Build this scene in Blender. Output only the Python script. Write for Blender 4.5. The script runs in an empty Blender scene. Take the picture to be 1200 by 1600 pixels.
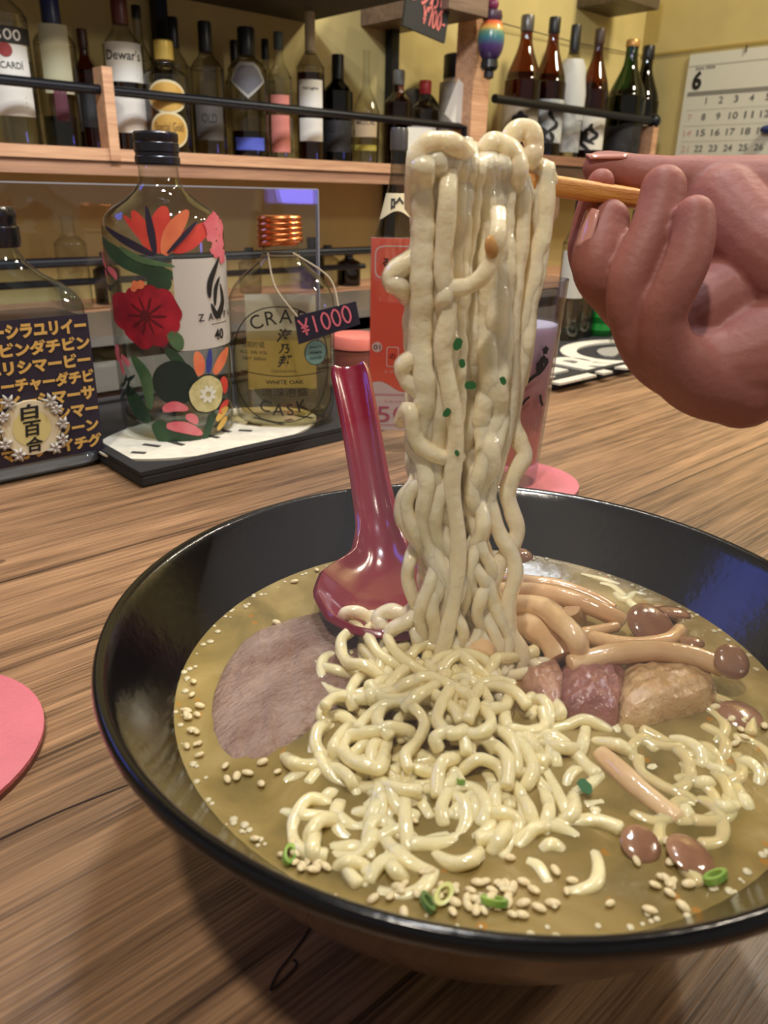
import bpy, bmesh, math, random
from mathutils import Vector, Matrix
from math import sin, cos, pi, radians, sqrt, atan2
S = bpy.context.scene
COL = S.collection
rnd = random.Random(11)

# ---------------- camera, world, lights, exposure ----------------
FPX, PITCH, ROLL, AZ, CZ = 1200.0, radians(22.6), radians(-1.3), radians(47.5), 0.187
def _cam_axes():
    c, s = cos(PITCH), sin(PITCH)
    fw = Vector((0, c, -s)); up = Vector((0, s, c)); r0 = Vector((1, 0, 0))
    r = r0*cos(ROLL) - up*sin(ROLL); u = up*cos(ROLL) + r0*sin(ROLL)
    M = Matrix(((sin(AZ), cos(AZ), 0), (-cos(AZ), sin(AZ), 0), (0, 0, 1)))
    return M@r, M@u, M@fw
CR, CU, CF = _cam_axes()
CP = Vector((0, 0, CZ))
LF = Vector((CF.x, CF.y, 0)).normalized()      # level heading
camd = bpy.data.cameras.new('camera'); camo = bpy.data.objects.new('camera', camd); COL.objects.link(camo)
camo.matrix_world = Matrix(((CR.x, CU.x, -CF.x, CP.x), (CR.y, CU.y, -CF.y, CP.y), (CR.z, CU.z, -CF.z, CP.z), (0, 0, 0, 1)))
camd.sensor_fit = 'HORIZONTAL'; camd.sensor_width = 36; camd.lens = 36*FPX/1200
camd.clip_start = .01; camd.clip_end = 50
camd.dof.use_dof = True; camd.dof.focus_distance = .30; camd.dof.aperture_fstop = 30
S.camera = camo

def lin(c):
    c = c/255.0
    return c/12.92 if c <= .04045 else ((c+.055)/1.055)**2.4
def rgb(*c): return (lin(c[0]), lin(c[1]), lin(c[2]), 1)

S.view_settings.view_transform = 'Standard'; S.view_settings.look = 'None'
S.view_settings.gamma = 1; S.view_settings.use_curve_mapping = False
S.view_settings.exposure = 0.0
S.cycles.transparent_max_bounces = 40
S.cycles.max_bounces = 8
S.cycles.caustics_reflective = False; S.cycles.caustics_refractive = False
W = bpy.data.worlds.new('world'); S.world = W; W.use_nodes = True
W.node_tree.nodes['Background'].inputs[0].default_value = (1.0, .92, .82, 1)
W.node_tree.nodes['Background'].inputs[1].default_value = .26

def area(name, loc, to, power, size, color, sizey=None):
    l = bpy.data.lights.new(name, 'AREA'); l.energy = power; l.color = color
    l.shape = 'RECTANGLE' if sizey else 'DISK'; l.size = size
    if sizey: l.size_y = sizey
    o = bpy.data.objects.new(name, l); COL.objects.link(o)
    o.location = loc; o.rotation_euler = (Vector(to)-Vector(loc)).to_track_quat('-Z', 'Y').to_euler()
    return o
def point(name, loc, power, rad, color):
    l = bpy.data.lights.new(name, 'POINT'); l.energy = power; l.color = color; l.shadow_soft_size = rad
    o = bpy.data.objects.new(name, l); COL.objects.link(o); o.location = loc
    return o
WARM = (1.0, .87, .70)
for lx, ly, lz, pw in ((.62, .52, 1.08, 2.6), (1.08, .24, 1.12, 4.2), (1.5, .10, 1.20, 3.4)):
    area('pendant_bulb', (lx, ly, lz), (lx-.35, ly, 0), pw, .05, WARM)
area('ceiling_light_front_right', (1.07, -.72, .98), (.3, .2, .1), 5.0, .14, (1.0, .90, .76))
area('ceiling_light_front', (-.28, -.02, 1.25), (.25, .3, .05), 9.0, .08, (1.0, .90, .76))
area('ceiling_light_back', (2.15, .30, 1.5), (2.1, 1.4, .35), 19.0, .22, (1.0, .90, .68))
area('shelf_fill_light', (.35, .35, 1.15), (.65, 1.4, .25), 12.0, .12, (.84, .90, 1.0))  # fill lamp added to brighten the dim liquor shelf
area('neon_sign_blue', (-.38, 1.38, .95), (.2, .1, .06), 2.2, .55, (.08, .16, 1.0), .26)
area('screen_glow_blue', (1.47, -.68, .20), (.45, .68, .15), .5, .16, (.22, .20, 1.0), .10)

# ---------------- projection helpers ----------------
def ray(px, py): return CF + CR*((px-600)/FPX) - CU*((py-800)/FPX)
def at(px, py, x=None, y=None, z=None):
    d = ray(px, py)
    if z is not None: k = (z-CZ)/d.z
    elif y is not None: k = y/d.y
    else: k = x/d.x
    return CP + d*k
def cam(px, py, depth): return CP + ray(px, py)*depth
def proj(p):
    q = Vector(p)-CP; zc = q.dot(CF)
    return 600+FPX*q.dot(CR)/zc, 800-FPX*q.dot(CU)/zc, zc
def zat(x, y, py):
    a, b = -1.0, 2.0
    for _ in range(50):
        m = (a+b)/2
        if proj((x, y, m))[1] > py: a = m
        else: b = m
    return (a+b)/2
def facing(x, y): return atan2(-x, y)

# ---------------- materials ----------------
MATS = {}
def mat(name, c, rough=.5, metal=0, coat=0, sss=0, var=0, vscale=40, bump=0, bscale=60, spec=.5, sssr=(.004, .002, .001), emit=0, c2=None, stretch=(1, 1, 1)):
    if name in MATS: return MATS[name]
    m = bpy.data.materials.new(name); m.use_nodes = True; MATS[name] = m
    nt = m.node_tree; b = nt.nodes['Principled BSDF']
    col = rgb(*c)
    b.inputs['Base Color'].default_value = col; b.inputs['Roughness'].default_value = rough
    b.inputs['Metallic'].default_value = metal; b.inputs['Specular IOR Level'].default_value = spec
    b.inputs['Coat Weight'].default_value = coat; b.inputs['Coat Roughness'].default_value = .05
    if sss:
        b.inputs['Subsurface Weight'].default_value = sss; b.inputs['Subsurface Radius'].default_value = sssr; b.inputs['Subsurface Scale'].default_value = 1
    if var or bump or c2:
        tc = nt.nodes.new('ShaderNodeTexCoord'); mp = nt.nodes.new('ShaderNodeMapping'); mp.inputs['Scale'].default_value = stretch
        nt.links.new(tc.outputs['Object'], mp.inputs[0])
    if var or c2:
        n = nt.nodes.new('ShaderNodeTexNoise'); n.inputs['Scale'].default_value = vscale; n.inputs['Detail'].default_value = 5
        nt.links.new(mp.outputs[0], n.inputs['Vector'])
        r = nt.nodes.new('ShaderNodeValToRGB')
        r.color_ramp.elements[0].position = .34; r.color_ramp.elements[1].position = .66
        if c2: r.color_ramp.elements[0].color = col; r.color_ramp.elements[1].color = rgb(*c2)
        else:
            r.color_ramp.elements[0].color = tuple(x*(1-var) for x in col[:3])+(1,)
            r.color_ramp.elements[1].color = tuple(min(1, x*(1+var)) for x in col[:3])+(1,)
        nt.links.new(n.outputs['Fac'], r.inputs[0]); nt.links.new(r.outputs[0], b.inputs['Base Color'])
    if bump:
        n2 = nt.nodes.new('ShaderNodeTexNoise'); n2.inputs['Scale'].default_value = bscale; n2.inputs['Detail'].default_value = 4
        nt.links.new(mp.outputs[0], n2.inputs['Vector'])
        bp = nt.nodes.new('ShaderNodeBump'); bp.inputs['Strength'].default_value = bump; bp.inputs['Distance'].default_value = .002
        nt.links.new(n2.outputs['Fac'], bp.inputs['Height']); nt.links.new(bp.outputs[0], b.inputs['Normal'])
        if coat: nt.links.new(bp.outputs[0], b.inputs['Coat Normal'])
    return m

def glass(name, tint=(240, 244, 242), edge=(120, 125, 122), gloss=1.0, rough=.02, wall=.35):
    """a thin glass wall: tinted see-through, darker where the wall is seen edge-on, mirror-like by fresnel"""
    if name in MATS: return MATS[name]
    m = bpy.data.materials.new(name); m.use_nodes = True; MATS[name] = m
    nt = m.node_tree; nt.nodes.clear()
    out = nt.nodes.new('ShaderNodeOutputMaterial')
    tr = nt.nodes.new('ShaderNodeBsdfTransparent'); gl = nt.nodes.new('ShaderNodeBsdfGlossy'); gl.inputs['Roughness'].default_value = rough
    gl.inputs['Color'].default_value = (gloss, gloss, gloss, 1)
    lw = nt.nodes.new('ShaderNodeLayerWeight'); lw.inputs['Blend'].default_value = .5
    def m_(op, x, v):
        n = nt.nodes.new('ShaderNodeMath'); n.operation = op; nt.links.new(x, n.inputs[0]); n.inputs[1].default_value = v; return n.outputs[0]
    mx = nt.nodes.new('ShaderNodeMix'); mx.data_type = 'RGBA'
    mx.inputs[6].default_value = rgb(*tint); mx.inputs[7].default_value = rgb(*edge)
    nt.links.new(m_('POWER', lw.outputs['Facing'], 1/wall), mx.inputs[0]); nt.links.new(mx.outputs[2], tr.inputs[0])
    fac = m_('ADD', m_('MULTIPLY', m_('POWER', lw.outputs['Facing'], 5), .9), .05)
    ms = nt.nodes.new('ShaderNodeMixShader')
    nt.links.new(fac, ms.inputs[0]); nt.links.new(tr.outputs[0], ms.inputs[1]); nt.links.new(gl.outputs[0], ms.inputs[2])
    nt.links.new(ms.outputs[0], out.inputs[0])
    return m

def wood(name, dark, light, grain=(2.5, 55, 55), plank=0, rough=.45, seed=0, fine=1.0):
    if name in MATS: return MATS[name]
    m = bpy.data.materials.new(name); m.use_nodes = True; MATS[name] = m
    nt = m.node_tree; N = nt.nodes; L = nt.links; b = N['Principled BSDF']
    b.inputs['Roughness'].default_value = rough
    tc = N.new('ShaderNodeTexCoord')
    def mapped(scale, loc=(0, 0, 0)):
        mp = N.new('ShaderNodeMapping'); mp.inputs['Scale'].default_value = scale; mp.inputs['Location'].default_value = loc
        L.new(tc.outputs['Object'], mp.inputs[0]); return mp.outputs[0]
    def noise(v, sc, det=6, dist=0):
        n = N.new('ShaderNodeTexNoise'); n.inputs['Scale'].default_value = sc; n.inputs['Detail'].default_value = det; n.inputs['Distortion'].default_value = dist
        L.new(v, n.inputs['Vector']); return n.outputs['Fac']
    def math_(op, a, bb, clamp=False):
        n = N.new('ShaderNodeMath'); n.operation = op; n.use_clamp = clamp
        for i, v in enumerate((a, bb)):
            if isinstance(v, (int, float)): n.inputs[i].default_value = v
            else: L.new(v, n.inputs[i])
        return n.outputs[0]
    g1 = noise(mapped(grain, (seed, seed, seed)), 1.0, 8, .6)
    g2 = noise(mapped((grain[0]*7, grain[1]*6, grain[2]*6)), 1.0, 6, .2)
    g3 = noise(mapped((3, 7, 7)), 1.0, 3, .4)
    f = math_('ADD', math_('MULTIPLY', g1, .46), math_('ADD', math_('MULTIPLY', g2, .40*fine), math_('MULTIPLY', g3, .30)))
    r = N.new('ShaderNodeValToRGB'); r.color_ramp.elements[0].position = .45; r.color_ramp.elements[1].position = .70
    r.color_ramp.elements[0].color = rgb(*dark); r.color_ramp.elements[1].color = rgb(*light)
    L.new(f, r.inputs[0]); colr = r.outputs[0]
    hgt = f
    if plank:
        sx = N.new('ShaderNodeSeparateXYZ'); L.new(tc.outputs['Object'], sx.inputs[0])
        q = math_('DIVIDE', math_('ADD', sx.outputs['Y'], plank[1]), plank[0]); fl = math_('FLOOR', q, 0)
        fr = math_('SUBTRACT', q, fl)
        d = math_('MINIMUM', fr, math_('SUBTRACT', 1.0, fr))
        seam = math_('LESS_THAN', d, .006)
        wn = N.new('ShaderNodeTexWhiteNoise'); wn.noise_dimensions = '1D'; L.new(fl, wn.inputs['W'])
        hs = N.new('ShaderNodeHueSaturation'); L.new(colr, hs.inputs['Color'])
        L.new(math_('ADD', .82, math_('MULTIPLY', wn.outputs['Value'], .34)), hs.inputs['Value'])
        mx = N.new('ShaderNodeMix'); mx.data_type = 'RGBA'; L.new(math_('MULTIPLY', seam, .75), mx.inputs[0]); L.new(hs.outputs[0], mx.inputs[6]); mx.inputs[7].default_value = rgb(38, 24, 15)
        # knots and dark scars
        vo = N.new('ShaderNodeTexVoronoi'); vo.inputs['Scale'].default_value = 1.0; L.new(mapped((5, 14, 14), (.3, .1, 0)), vo.inputs['Vector'])
        kn = math_('LESS_THAN', vo.outputs['Distance'], .06)
        mk = N.new('ShaderNodeMix'); mk.data_type = 'RGBA'; L.new(math_('MULTIPLY', kn, .6), mk.inputs[0]); L.new(mx.outputs[2], mk.inputs[6]); mk.inputs[7].default_value = rgb(52, 32, 20)
        colr = mk.outputs[2]
        hgt = math_('SUBTRACT', f, math_('MULTIPLY', seam, .6))
    L.new(colr, b.inputs['Base Color'])
    bp = N.new('ShaderNodeBump'); bp.inputs['Strength'].default_value = .35; bp.inputs['Distance'].default_value = .002
    L.new(hgt, bp.inputs['Height']); L.new(bp.outputs[0], b.inputs['Normal'])
    return m

# ---------------- mesh helpers ----------------
def tag(o, label=None, cat=None, group=None, kind=None):
    if label: o['label'] = label
    if cat: o['category'] = cat
    if group: o['group'] = group
    if kind: o['kind'] = kind
    return o
def thing(name, label, cat, loc=(0, 0, 0), rz=0, group=None):
    o = bpy.data.objects.new(name, None); COL.objects.link(o); o.empty_display_size = .02
    o.location = loc; o.rotation_euler = (0, 0, rz)
    return tag(o, label, cat, group)
class G:
    """a growing mesh"""
    def __init__(s): s.v = []; s.f = []
    def add(s, v, f):
        n = len(s.v); s.v += [Vector(p) for p in v]; s.f += [tuple(i+n for i in q) for q in f]; return s
    def box(s, a, b):
        x0, y0, z0 = a; x1, y1, z1 = b
        v = [(x0, y0, z0), (x1, y0, z0), (x1, y1, z0), (x0, y1, z0), (x0, y0, z1), (x1, y0, z1), (x1, y1, z1), (x0, y1, z1)]
        return s.add(v, [(0, 3, 2, 1), (4, 5, 6, 7), (0, 1, 5, 4), (1, 2, 6, 5), (2, 3, 7, 6), (3, 0, 4, 7)])
    def lathe(s, prof, seg=40, c=(0, 0), cap0=True, cap1=True, sy=1.0):
        v = []; f = []
        for r, z in prof:
            for k in range(seg):
                a = 2*pi*k/seg; v.append((c[0]+r*cos(a), c[1]+r*sy*sin(a), z))
        for i in range(len(prof)-1):
            for k in range(seg):
                k2 = (k+1) % seg
                f.append((i*seg+k, i*seg+k2, (i+1)*seg+k2, (i+1)*seg+k))
        if cap0: f.append(tuple(range(seg-1, -1, -1)))
        if cap1: f.append(tuple((len(prof)-1)*seg+k for k in range(seg)))
        return s.add(v, f)
    def super(s, prof, seg=48, p=4.0, cap0=True, cap1=True):
        """prof of (half x, half y, z, power): rounded rectangles stacked"""
        v = []; f = []
        for hx, hy, z, q in prof:
            for k in range(seg):
                a = 2*pi*k/seg; ca, sa = cos(a), sin(a)
                v.append((hx*math.copysign(abs(ca)**(2/q), ca), hy*math.copysign(abs(sa)**(2/q), sa), z))
        for i in range(len(prof)-1):
            for k in range(seg):
                k2 = (k+1) % seg; f.append((i*seg+k, i*seg+k2, (i+1)*seg+k2, (i+1)*seg+k))
        if cap0: f.append(tuple(range(seg-1, -1, -1)))
        if cap1: f.append(tuple((len(prof)-1)*seg+k for k in range(seg)))
        return s.add(v, f)
    def tube(s, pts, r, seg=8, square=0, up=Vector((0, 0, 1)), caps=True, flat=None):
        pts = [Vector(p) for p in pts]; n = len(pts)
        rr = r if isinstance(r, (list, tuple)) else [r]*n
        v = []; f = []; nrm = None
        for i, p in enumerate(pts):
            t = (pts[min(i+1, n-1)]-pts[max(i-1, 0)])
            t = t.normalized() if t.length > 1e-9 else Vector((0, 0, 1))
            if nrm is None:
                nrm = up - t*up.dot(t)
                if nrm.length < 1e-3: nrm = Vector((1, .3, 0)) - t*Vector((1, .3, 0)).dot(t)
            else: nrm = nrm - t*nrm.dot(t)
            nrm.normalize(); bi = t.cross(nrm)
            for k in range(seg):
                a = 2*pi*k/seg; q = 1.0
                if square: q = 1.0/((abs(cos(a))**square+abs(sin(a))**square)**(1/square))
                v.append(p + (nrm*cos(a)*(flat[i] if flat else 1)+bi*sin(a))*rr[i]*q)
        for i in range(n-1):
            for k in range(seg):
                k2 = (k+1) % seg; f.append((i*seg+k, i*seg+k2, (i+1)*seg+k2, (i+1)*seg+k))
        if caps: f.append(tuple(range(seg-1, -1, -1))); f.append(tuple((n-1)*seg+k for k in range(seg)))
        return s.add(v, f)
    def ball(s, c, rx, ry=None, rz=None, seg=16, rings=10):
        ry = ry or rx; rz = rz or rx; c = Vector(c); v = [c+Vector((0, 0, -rz))]; f = []
        for i in range(1, rings):
            a = -pi/2+pi*i/rings
            for k in range(seg):
                b = 2*pi*k/seg; v.append(c+Vector((rx*cos(a)*cos(b), ry*cos(a)*sin(b), rz*sin(a))))
        v.append(c+Vector((0, 0, rz))); t = len(v)-1
        for k in range(seg):
            k2 = (k+1) % seg; f.append((0, 1+k2, 1+k)); f.append((t, t-seg+k, t-seg+k2))
        for i in range(rings-2):
            for k in range(seg):
                k2 = (k+1) % seg; a = 1+i*seg; f.append((a+k, a+k2, a+seg+k2, a+seg+k))
        return s.add(v, f)
    def xf(s, fn): s.v = [Vector(fn(p)) for p in s.v]; return s
def mk(name, g, m, parent=None, loc=None, smooth=True, sharp=35, center=False):
    vs = g.v
    if center:
        lo = Vector((min(p.x for p in vs), min(p.y for p in vs), min(p.z for p in vs))); hi = Vector((max(p.x for p in vs), max(p.y for p in vs), max(p.z for p in vs)))
        loc = Vector(((lo.x+hi.x)/2, (lo.y+hi.y)/2, lo.z)); vs = [p-loc for p in vs]
    me = bpy.data.meshes.new(name); me.from_pydata([tuple(p) for p in vs], [], g.f)
    if smooth:
        me.polygons.foreach_set('use_smooth', [True]*len(me.polygons))
        if sharp: me.set_sharp_from_angle(angle=radians(sharp))
    me.materials.append(m); me.update()
    o = bpy.data.objects.new(name, me); COL.objects.link(o)
    if parent: o.parent = parent
    if loc is not None: o.location = loc
    return o
def bevel(o, w, seg=3):
    md = o.modifiers.new('bevel', 'BEVEL'); md.width = w; md.segments = seg; md.limit_method = 'ANGLE'; return o
def subsurf(o, n=1):
    md = o.modifiers.new('subdivision', 'SUBSURF'); md.levels = n; md.render_levels = n; return o
def catmull(pts, n=8):
    pts = [Vector(p) for p in pts]; out = []
    for i in range(len(pts)-1):
        p0 = pts[max(i-1, 0)]; p1 = pts[i]; p2 = pts[i+1]; p3 = pts[min(i+2, len(pts)-1)]
        for k in range(n):
            t = k/n
            out.append(.5*((2*p1)+(p2-p0)*t+(2*p0-5*p1+4*p2-p3)*t*t+(3*p1-p0-3*p2+p3)*t**3))
    out.append(pts[-1]); return out
def interp(tab, x):
    if x <= tab[0][0]: return tab[0][1]
    for (a, fa), (b, fb) in zip(tab, tab[1:]):
        if x <= b: return fa+(fb-fa)*(x-a)/(b-a)
    return tab[-1][1]

# 2-D shapes for prints and lettering: lists of (x, y) and faces; y up
class D2:
    def __init__(s): s.v = []; s.f = []
    def add(s, v, f):
        n = len(s.v); s.v += [tuple(p) for p in v]; s.f += [tuple(i+n for i in q) for q in f]; return s
    def rect(s, x0, y0, x1, y1, nx=1, ny=1):
        v = [(x0+(x1-x0)*i/nx, y0+(y1-y0)*j/ny) for j in range(ny+1) for i in range(nx+1)]
        return s.add(v, [(j*(nx+1)+i, j*(nx+1)+i+1, (j+1)*(nx+1)+i+1, (j+1)*(nx+1)+i) for j in range(ny) for i in range(nx)])
    def poly(s, pts, n=10, rings=4):
        P = []
        for i in range(len(pts)):
            a, b = pts[i], pts[(i+1) % len(pts)]
            P += [(a[0]+(b[0]-a[0])*k/n, a[1]+(b[1]-a[1])*k/n) for k in range(n)]
        c = (sum(p[0] for p in P)/len(P), sum(p[1] for p in P)/len(P)); m = len(P); v = [c]; f = []
        for j in range(1, rings+1): v += [(c[0]+(p[0]-c[0])*j/rings, c[1]+(p[1]-c[1])*j/rings) for p in P]
        for k in range(m):
            k2 = (k+1) % m; f.append((0, 1+k, 1+k2))
            for j in range(rings-1): f.append((1+j*m+k, 1+(j+1)*m+k, 1+(j+1)*m+k2, 1+j*m+k2))
        return s.add(v, f)
    def disc(s, cx, cy, rx, ry=None, n=28, rings=3, wob=0, rot=0, ph=0):
        ry = ry or rx; v = [(cx, cy)]; f = []
        for j in range(1, rings+1):
            for k in range(n):
                a = 2*pi*k/n; q = j/rings*(1+wob*sin(5*a+ph)+wob*.6*sin(11*a+1+ph)); x, y = rx*q*cos(a), ry*q*sin(a)
                v.append((cx+x*cos(rot)-y*sin(rot), cy+x*sin(rot)+y*cos(rot)))
        for k in range(n):
            k2 = (k+1) % n; f.append((0, 1+k, 1+k2))
            for j in range(rings-1): f.append((1+j*n+k, 1+(j+1)*n+k, 1+(j+1)*n+k2, 1+j*n+k2))
        return s.add(v, f)
    def ring(s, cx, cy, rx, ry, w, n=48, a0=0, a1=2*pi, p=2.0):
        v = []; f = []
        for k in range(n+1):
            a = a0+(a1-a0)*k/n; c, t = cos(a), sin(a)
            ex, ey = math.copysign(abs(c)**(2/p), c), math.copysign(abs(t)**(2/p), t)
            v += [(cx+(rx-w/2)*ex, cy+(ry-w/2)*ey), (cx+(rx+w/2)*ex, cy+(ry+w/2)*ey)]
        for k in range(n): f.append((2*k, 2*k+1, 2*k+3, 2*k+2))
        return s.add(v, f)
    def petal(s, pts, w, n=12, tip=.15, base=.3):
        P = catmull([(p[0], p[1], 0) for p in pts], n); m = len(P); v = []; f = []
        for i, p in enumerate(P):
            t = (P[min(i+1, m-1)]-P[max(i-1, 0)]).normalized(); u = i/(m-1)
            q = base*(1-u)+tip*u + (1-(base+tip)/2)*sin(pi*u)**.8 if 0 < u < 1 else (base if u == 0 else tip)
            for k in (-1, -.33, .33, 1): v.append((p.x-t.y*w*q*k, p.y+t.x*w*q*k))
        for i in range(m-1):
            for k in range(3): f.append((4*i+k, 4*i+k+1, 4*i+5+k, 4*i+4+k))
        return s.add(v, f)
    def stroke(s, pts, w, n=4):
        P = catmull([(p[0], p[1], 0) for p in pts], n) if len(pts) > 2 else [Vector((p[0], p[1], 0)) for p in pts]
        m = len(P); v = []; f = []
        for i, p in enumerate(P):
            t = (P[min(i+1, m-1)]-P[max(i-1, 0)]).normalized()
            v += [(p.x-t.y*w/2, p.y+t.x*w/2), (p.x+t.y*w/2, p.y-t.x*w/2)]
        for i in range(m-1): f.append((2*i, 2*i+1, 2*i+3, 2*i+2))
        return s.add(v, f)
    def text(s, body, cx, cy, h, w=None, bold=0, rot=0, shear=0, space=1.0):
        """centred; h = glyph height, w = total width if given"""
        c = bpy.data.curves.new('lettering', 'FONT'); c.body = body; c.size = 1; c.offset = bold; c.resolution_u = 3; c.space_character = space
        o = bpy.data.objects.new('lettering', c); me = o.to_mesh()
        v = [(p.co.x, p.co.y) for p in me.vertices]; f = [tuple(p.vertices) for p in me.polygons]
        o.to_mesh_clear(); bpy.data.objects.remove(o); bpy.data.curves.remove(c)
        if not v: return s
        x0, x1 = min(p[0] for p in v), max(p[0] for p in v); y0, y1 = min(p[1] for p in v), max(p[1] for p in v)
        sy = h/max(y1-y0, 1e-6); sx = w/(x1-x0) if w else sy
        out = []
        for x, y in v:
            X = (x-(x0+x1)/2)*sx; Y = (y-(y0+y1)/2)*sy; X += shear*Y
            out.append((cx+X*cos(rot)-Y*sin(rot), cy+X*sin(rot)+Y*cos(rot)))
        return s.add(out, f)
def decal(name, d, fn, m, parent):
    g = G(); g.add([fn(x, y) for x, y in d.v], d.f)
    # face the outside: orient by the first faces' normals against the map's outward direction
    return mk(name, g, m, parent, smooth=True, sharp=0)
def digit_strokes(ch):
    return {'¥': [[(0, 1), (.5, .55), (1, 1)], [(.5, .55), (.5, 0)], [(.1, .5), (.9, .5)], [(.1, .28), (.9, .28)]],
            '1': [[(.5, 1), (.45, 0)]], '0': [[(.5, 1), (.1, .7), (.15, .2), (.5, 0), (.9, .3), (.85, .8), (.5, 1)]],
            '7': [[(.05, .75), (.1, 1), (.9, .95), (.75, .5), (.6, 0)]],
            '8': [[(.8, .85), (.5, 1), (.2, .8), (.5, .52), (.85, .2), (.5, 0), (.15, .2), (.5, .52), (.8, .85)]],
            '-': [[(.1, .4), (.9, .4)]], '5': [[(.9, 1), (.2, 1), (.15, .6), (.7, .6), (.9, .3), (.6, 0), (.1, .1)]]}.get(ch, [])
def handwriting(d, body, x, y, h, w, lw, rot=0, gap=.25):
    for i, ch in enumerate(body):
        for st in digit_strokes(ch):
            P = [(i*w*(1+gap)+a*w, b*h) for a, b in st]
            d.stroke([(x+p*cos(rot)-q*sin(rot), y+p*sin(rot)+q*cos(rot)) for p, q in P], lw)
    return d
# ---------------- the room ----------------
YB, XR = 1.55, 2.485
YELLOW = mat('yellow wallpaper', (204, 186, 124), .8, var=.06, vscale=9, bump=.15, bscale=160)
o = mk('wall_back', G().box((-1.6, YB, -1.0), (XR+.1, YB+.08, 1.75)), YELLOW, smooth=False); tag(o, kind='structure')
o = mk('wall_right', G().box((XR, -1.6, -1.0), (XR+.08, YB, 1.75)), YELLOW, smooth=False); tag(o, kind='structure')
o = mk('floor', G().box((-1.6, -1.6, -1.05), (XR+.08, YB+.08, -1.0)), mat('floor vinyl', (70, 58, 48), .6), smooth=False); tag(o, kind='structure')
o = mk('ceiling', G().box((-1.6, -1.6, 1.75), (XR+.08, YB+.08, 1.8)), mat('ceiling paint', (150, 140, 118), .9), smooth=False); tag(o, kind='structure')
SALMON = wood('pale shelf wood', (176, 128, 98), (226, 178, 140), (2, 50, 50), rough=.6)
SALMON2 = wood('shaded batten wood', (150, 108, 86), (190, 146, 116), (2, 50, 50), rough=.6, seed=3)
DARKWOOD = wood('dark cabinet wood', (66, 48, 38), (104, 78, 60), (2, 30, 30), rough=.55, seed=5)
METAL = mat('black rail metal', (34, 36, 44), .35, metal=.6)
# seam moulding on the right wall
zt = at(1100, 76, x=XR).z
o = mk('trim_1', G().box((XR-.004, -1.2, zt-.004), (XR, YB, zt+.003)), mat('yellow seam strip', (176, 152, 80), .7), smooth=False); tag(o, kind='structure')

# long bar counter
WOODTOP = wood('bar top wood', (72, 50, 35), (172, 134, 98), (3.2, 130, 130), plank=(.145, .05), rough=.38)
ct = mk('bar_counter', G().box((-1.0, -.35, -.045), (2.4, .70, 0)), WOODTOP, smooth=False); bevel(ct, .004)
for pts, w in ((((492, 1437), (478, 1462), (458, 1490), (438, 1516), (426, 1538), (424, 1548), (436, 1540), (452, 1524), (464, 1508), (458, 1500)), .0007), (((0, 1312), (100, 1266), (208, 1224)), .0006)):
    decal('crack_pattern', D2().stroke([at(x, y, z=0).xy for x, y in pts], w, 6), lambda u, v: Vector((u, v, .0003)), mat('dark wood crack', (46, 30, 20), .8), ct)
tag(ct, 'long brown wood-grain bar counter under the noodle bowl', 'counter')

# ---------------- wall shelf on the left ----------------
ZS, YF = .2435, 1.335
def X_at(px, py, y): return at(px, py, y=y).x
sh = thing('wall_shelf', 'pale wood liquor shelf with black guard rail on the back wall', 'shelf', (0, YF, ZS))
mk('board', G().box((-.9, 0, -.018), (1.50, YB-YF, 0)), SALMON, sh, smooth=False)
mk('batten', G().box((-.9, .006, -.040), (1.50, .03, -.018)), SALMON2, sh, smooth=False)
xp = X_at(170, 160, YF)
mk('post', G().box((xp-.008, -.004, -.018), (xp+.009, .03, .118)), SALMON, sh, smooth=False)
xe = X_at(732, 207, YF)
mk('rail', G().tube([(-.9, .012, .086), (xe-.02, .012, .086), (xe, .012, .085), (xe, .012, .02)], .0075, 12), METAL, sh)
for x, y0, z0, z1 in ((X_at(252, 60, YB-.02), YB-.02, -.018, .75), (X_at(612, 150, YB-.02), YB-.02, -.7, .75), (-.3, YB-.02, -.7, .75)):
    mk('upright', G().box((x-.012, y0-YF-.01, z0), (x+.012, y0-YF+.012, z1)), METAL, sh, smooth=False)
up = mk('wall_shelf', G().box((-.9, 1.20, at(450, 30, y=YB).z), (X_at(598, 20, 1.3), YB, at(450, 30, y=YB).z+.008)), mat('shade-dark board', (74, 66, 58), .7), smooth=False)  # grey shade under the board is put into its dark colour
tag(up, 'dark wooden upper shelf board at the top edge above the liquor bottles', 'shelf')

# shelf on the right
ZR = at(900, 246, y=1.36).z
sr = thing('wall_shelf', 'short wooden shelf carrying the tall sake bottles', 'shelf', (0, YF+.02, ZR))
xa, xb = X_at(772, 200, YF+.02), X_at(1022, 220, YF+.02)
mk('board', G().box((xa, 0, -.022), (xb+.02, YB-YF-.02, 0)), wood('reddish shelf wood', (120, 82, 66), (160, 116, 92), (2, 40, 40), seed=9), sr, smooth=False)
mk('batten', G().box((xa, .006, -.075), (xb+.02, .03, -.022)), DARKWOOD, sr, smooth=False)
zr = at(900, 171, y=YF+.02).z-ZR
mk('rail', G().tube([(xa+.005, .01, zr), (xb, .01, zr)], .010, 12), METAL, sr)
mk('rail_knob', G().ball((xb, .01, zr), .02), METAL, sr)
mk('bracket', G().box((xb-.012, .0, -.02), (xb+.016, .16, zr-.012)), SALMON, sr, smooth=False)
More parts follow.
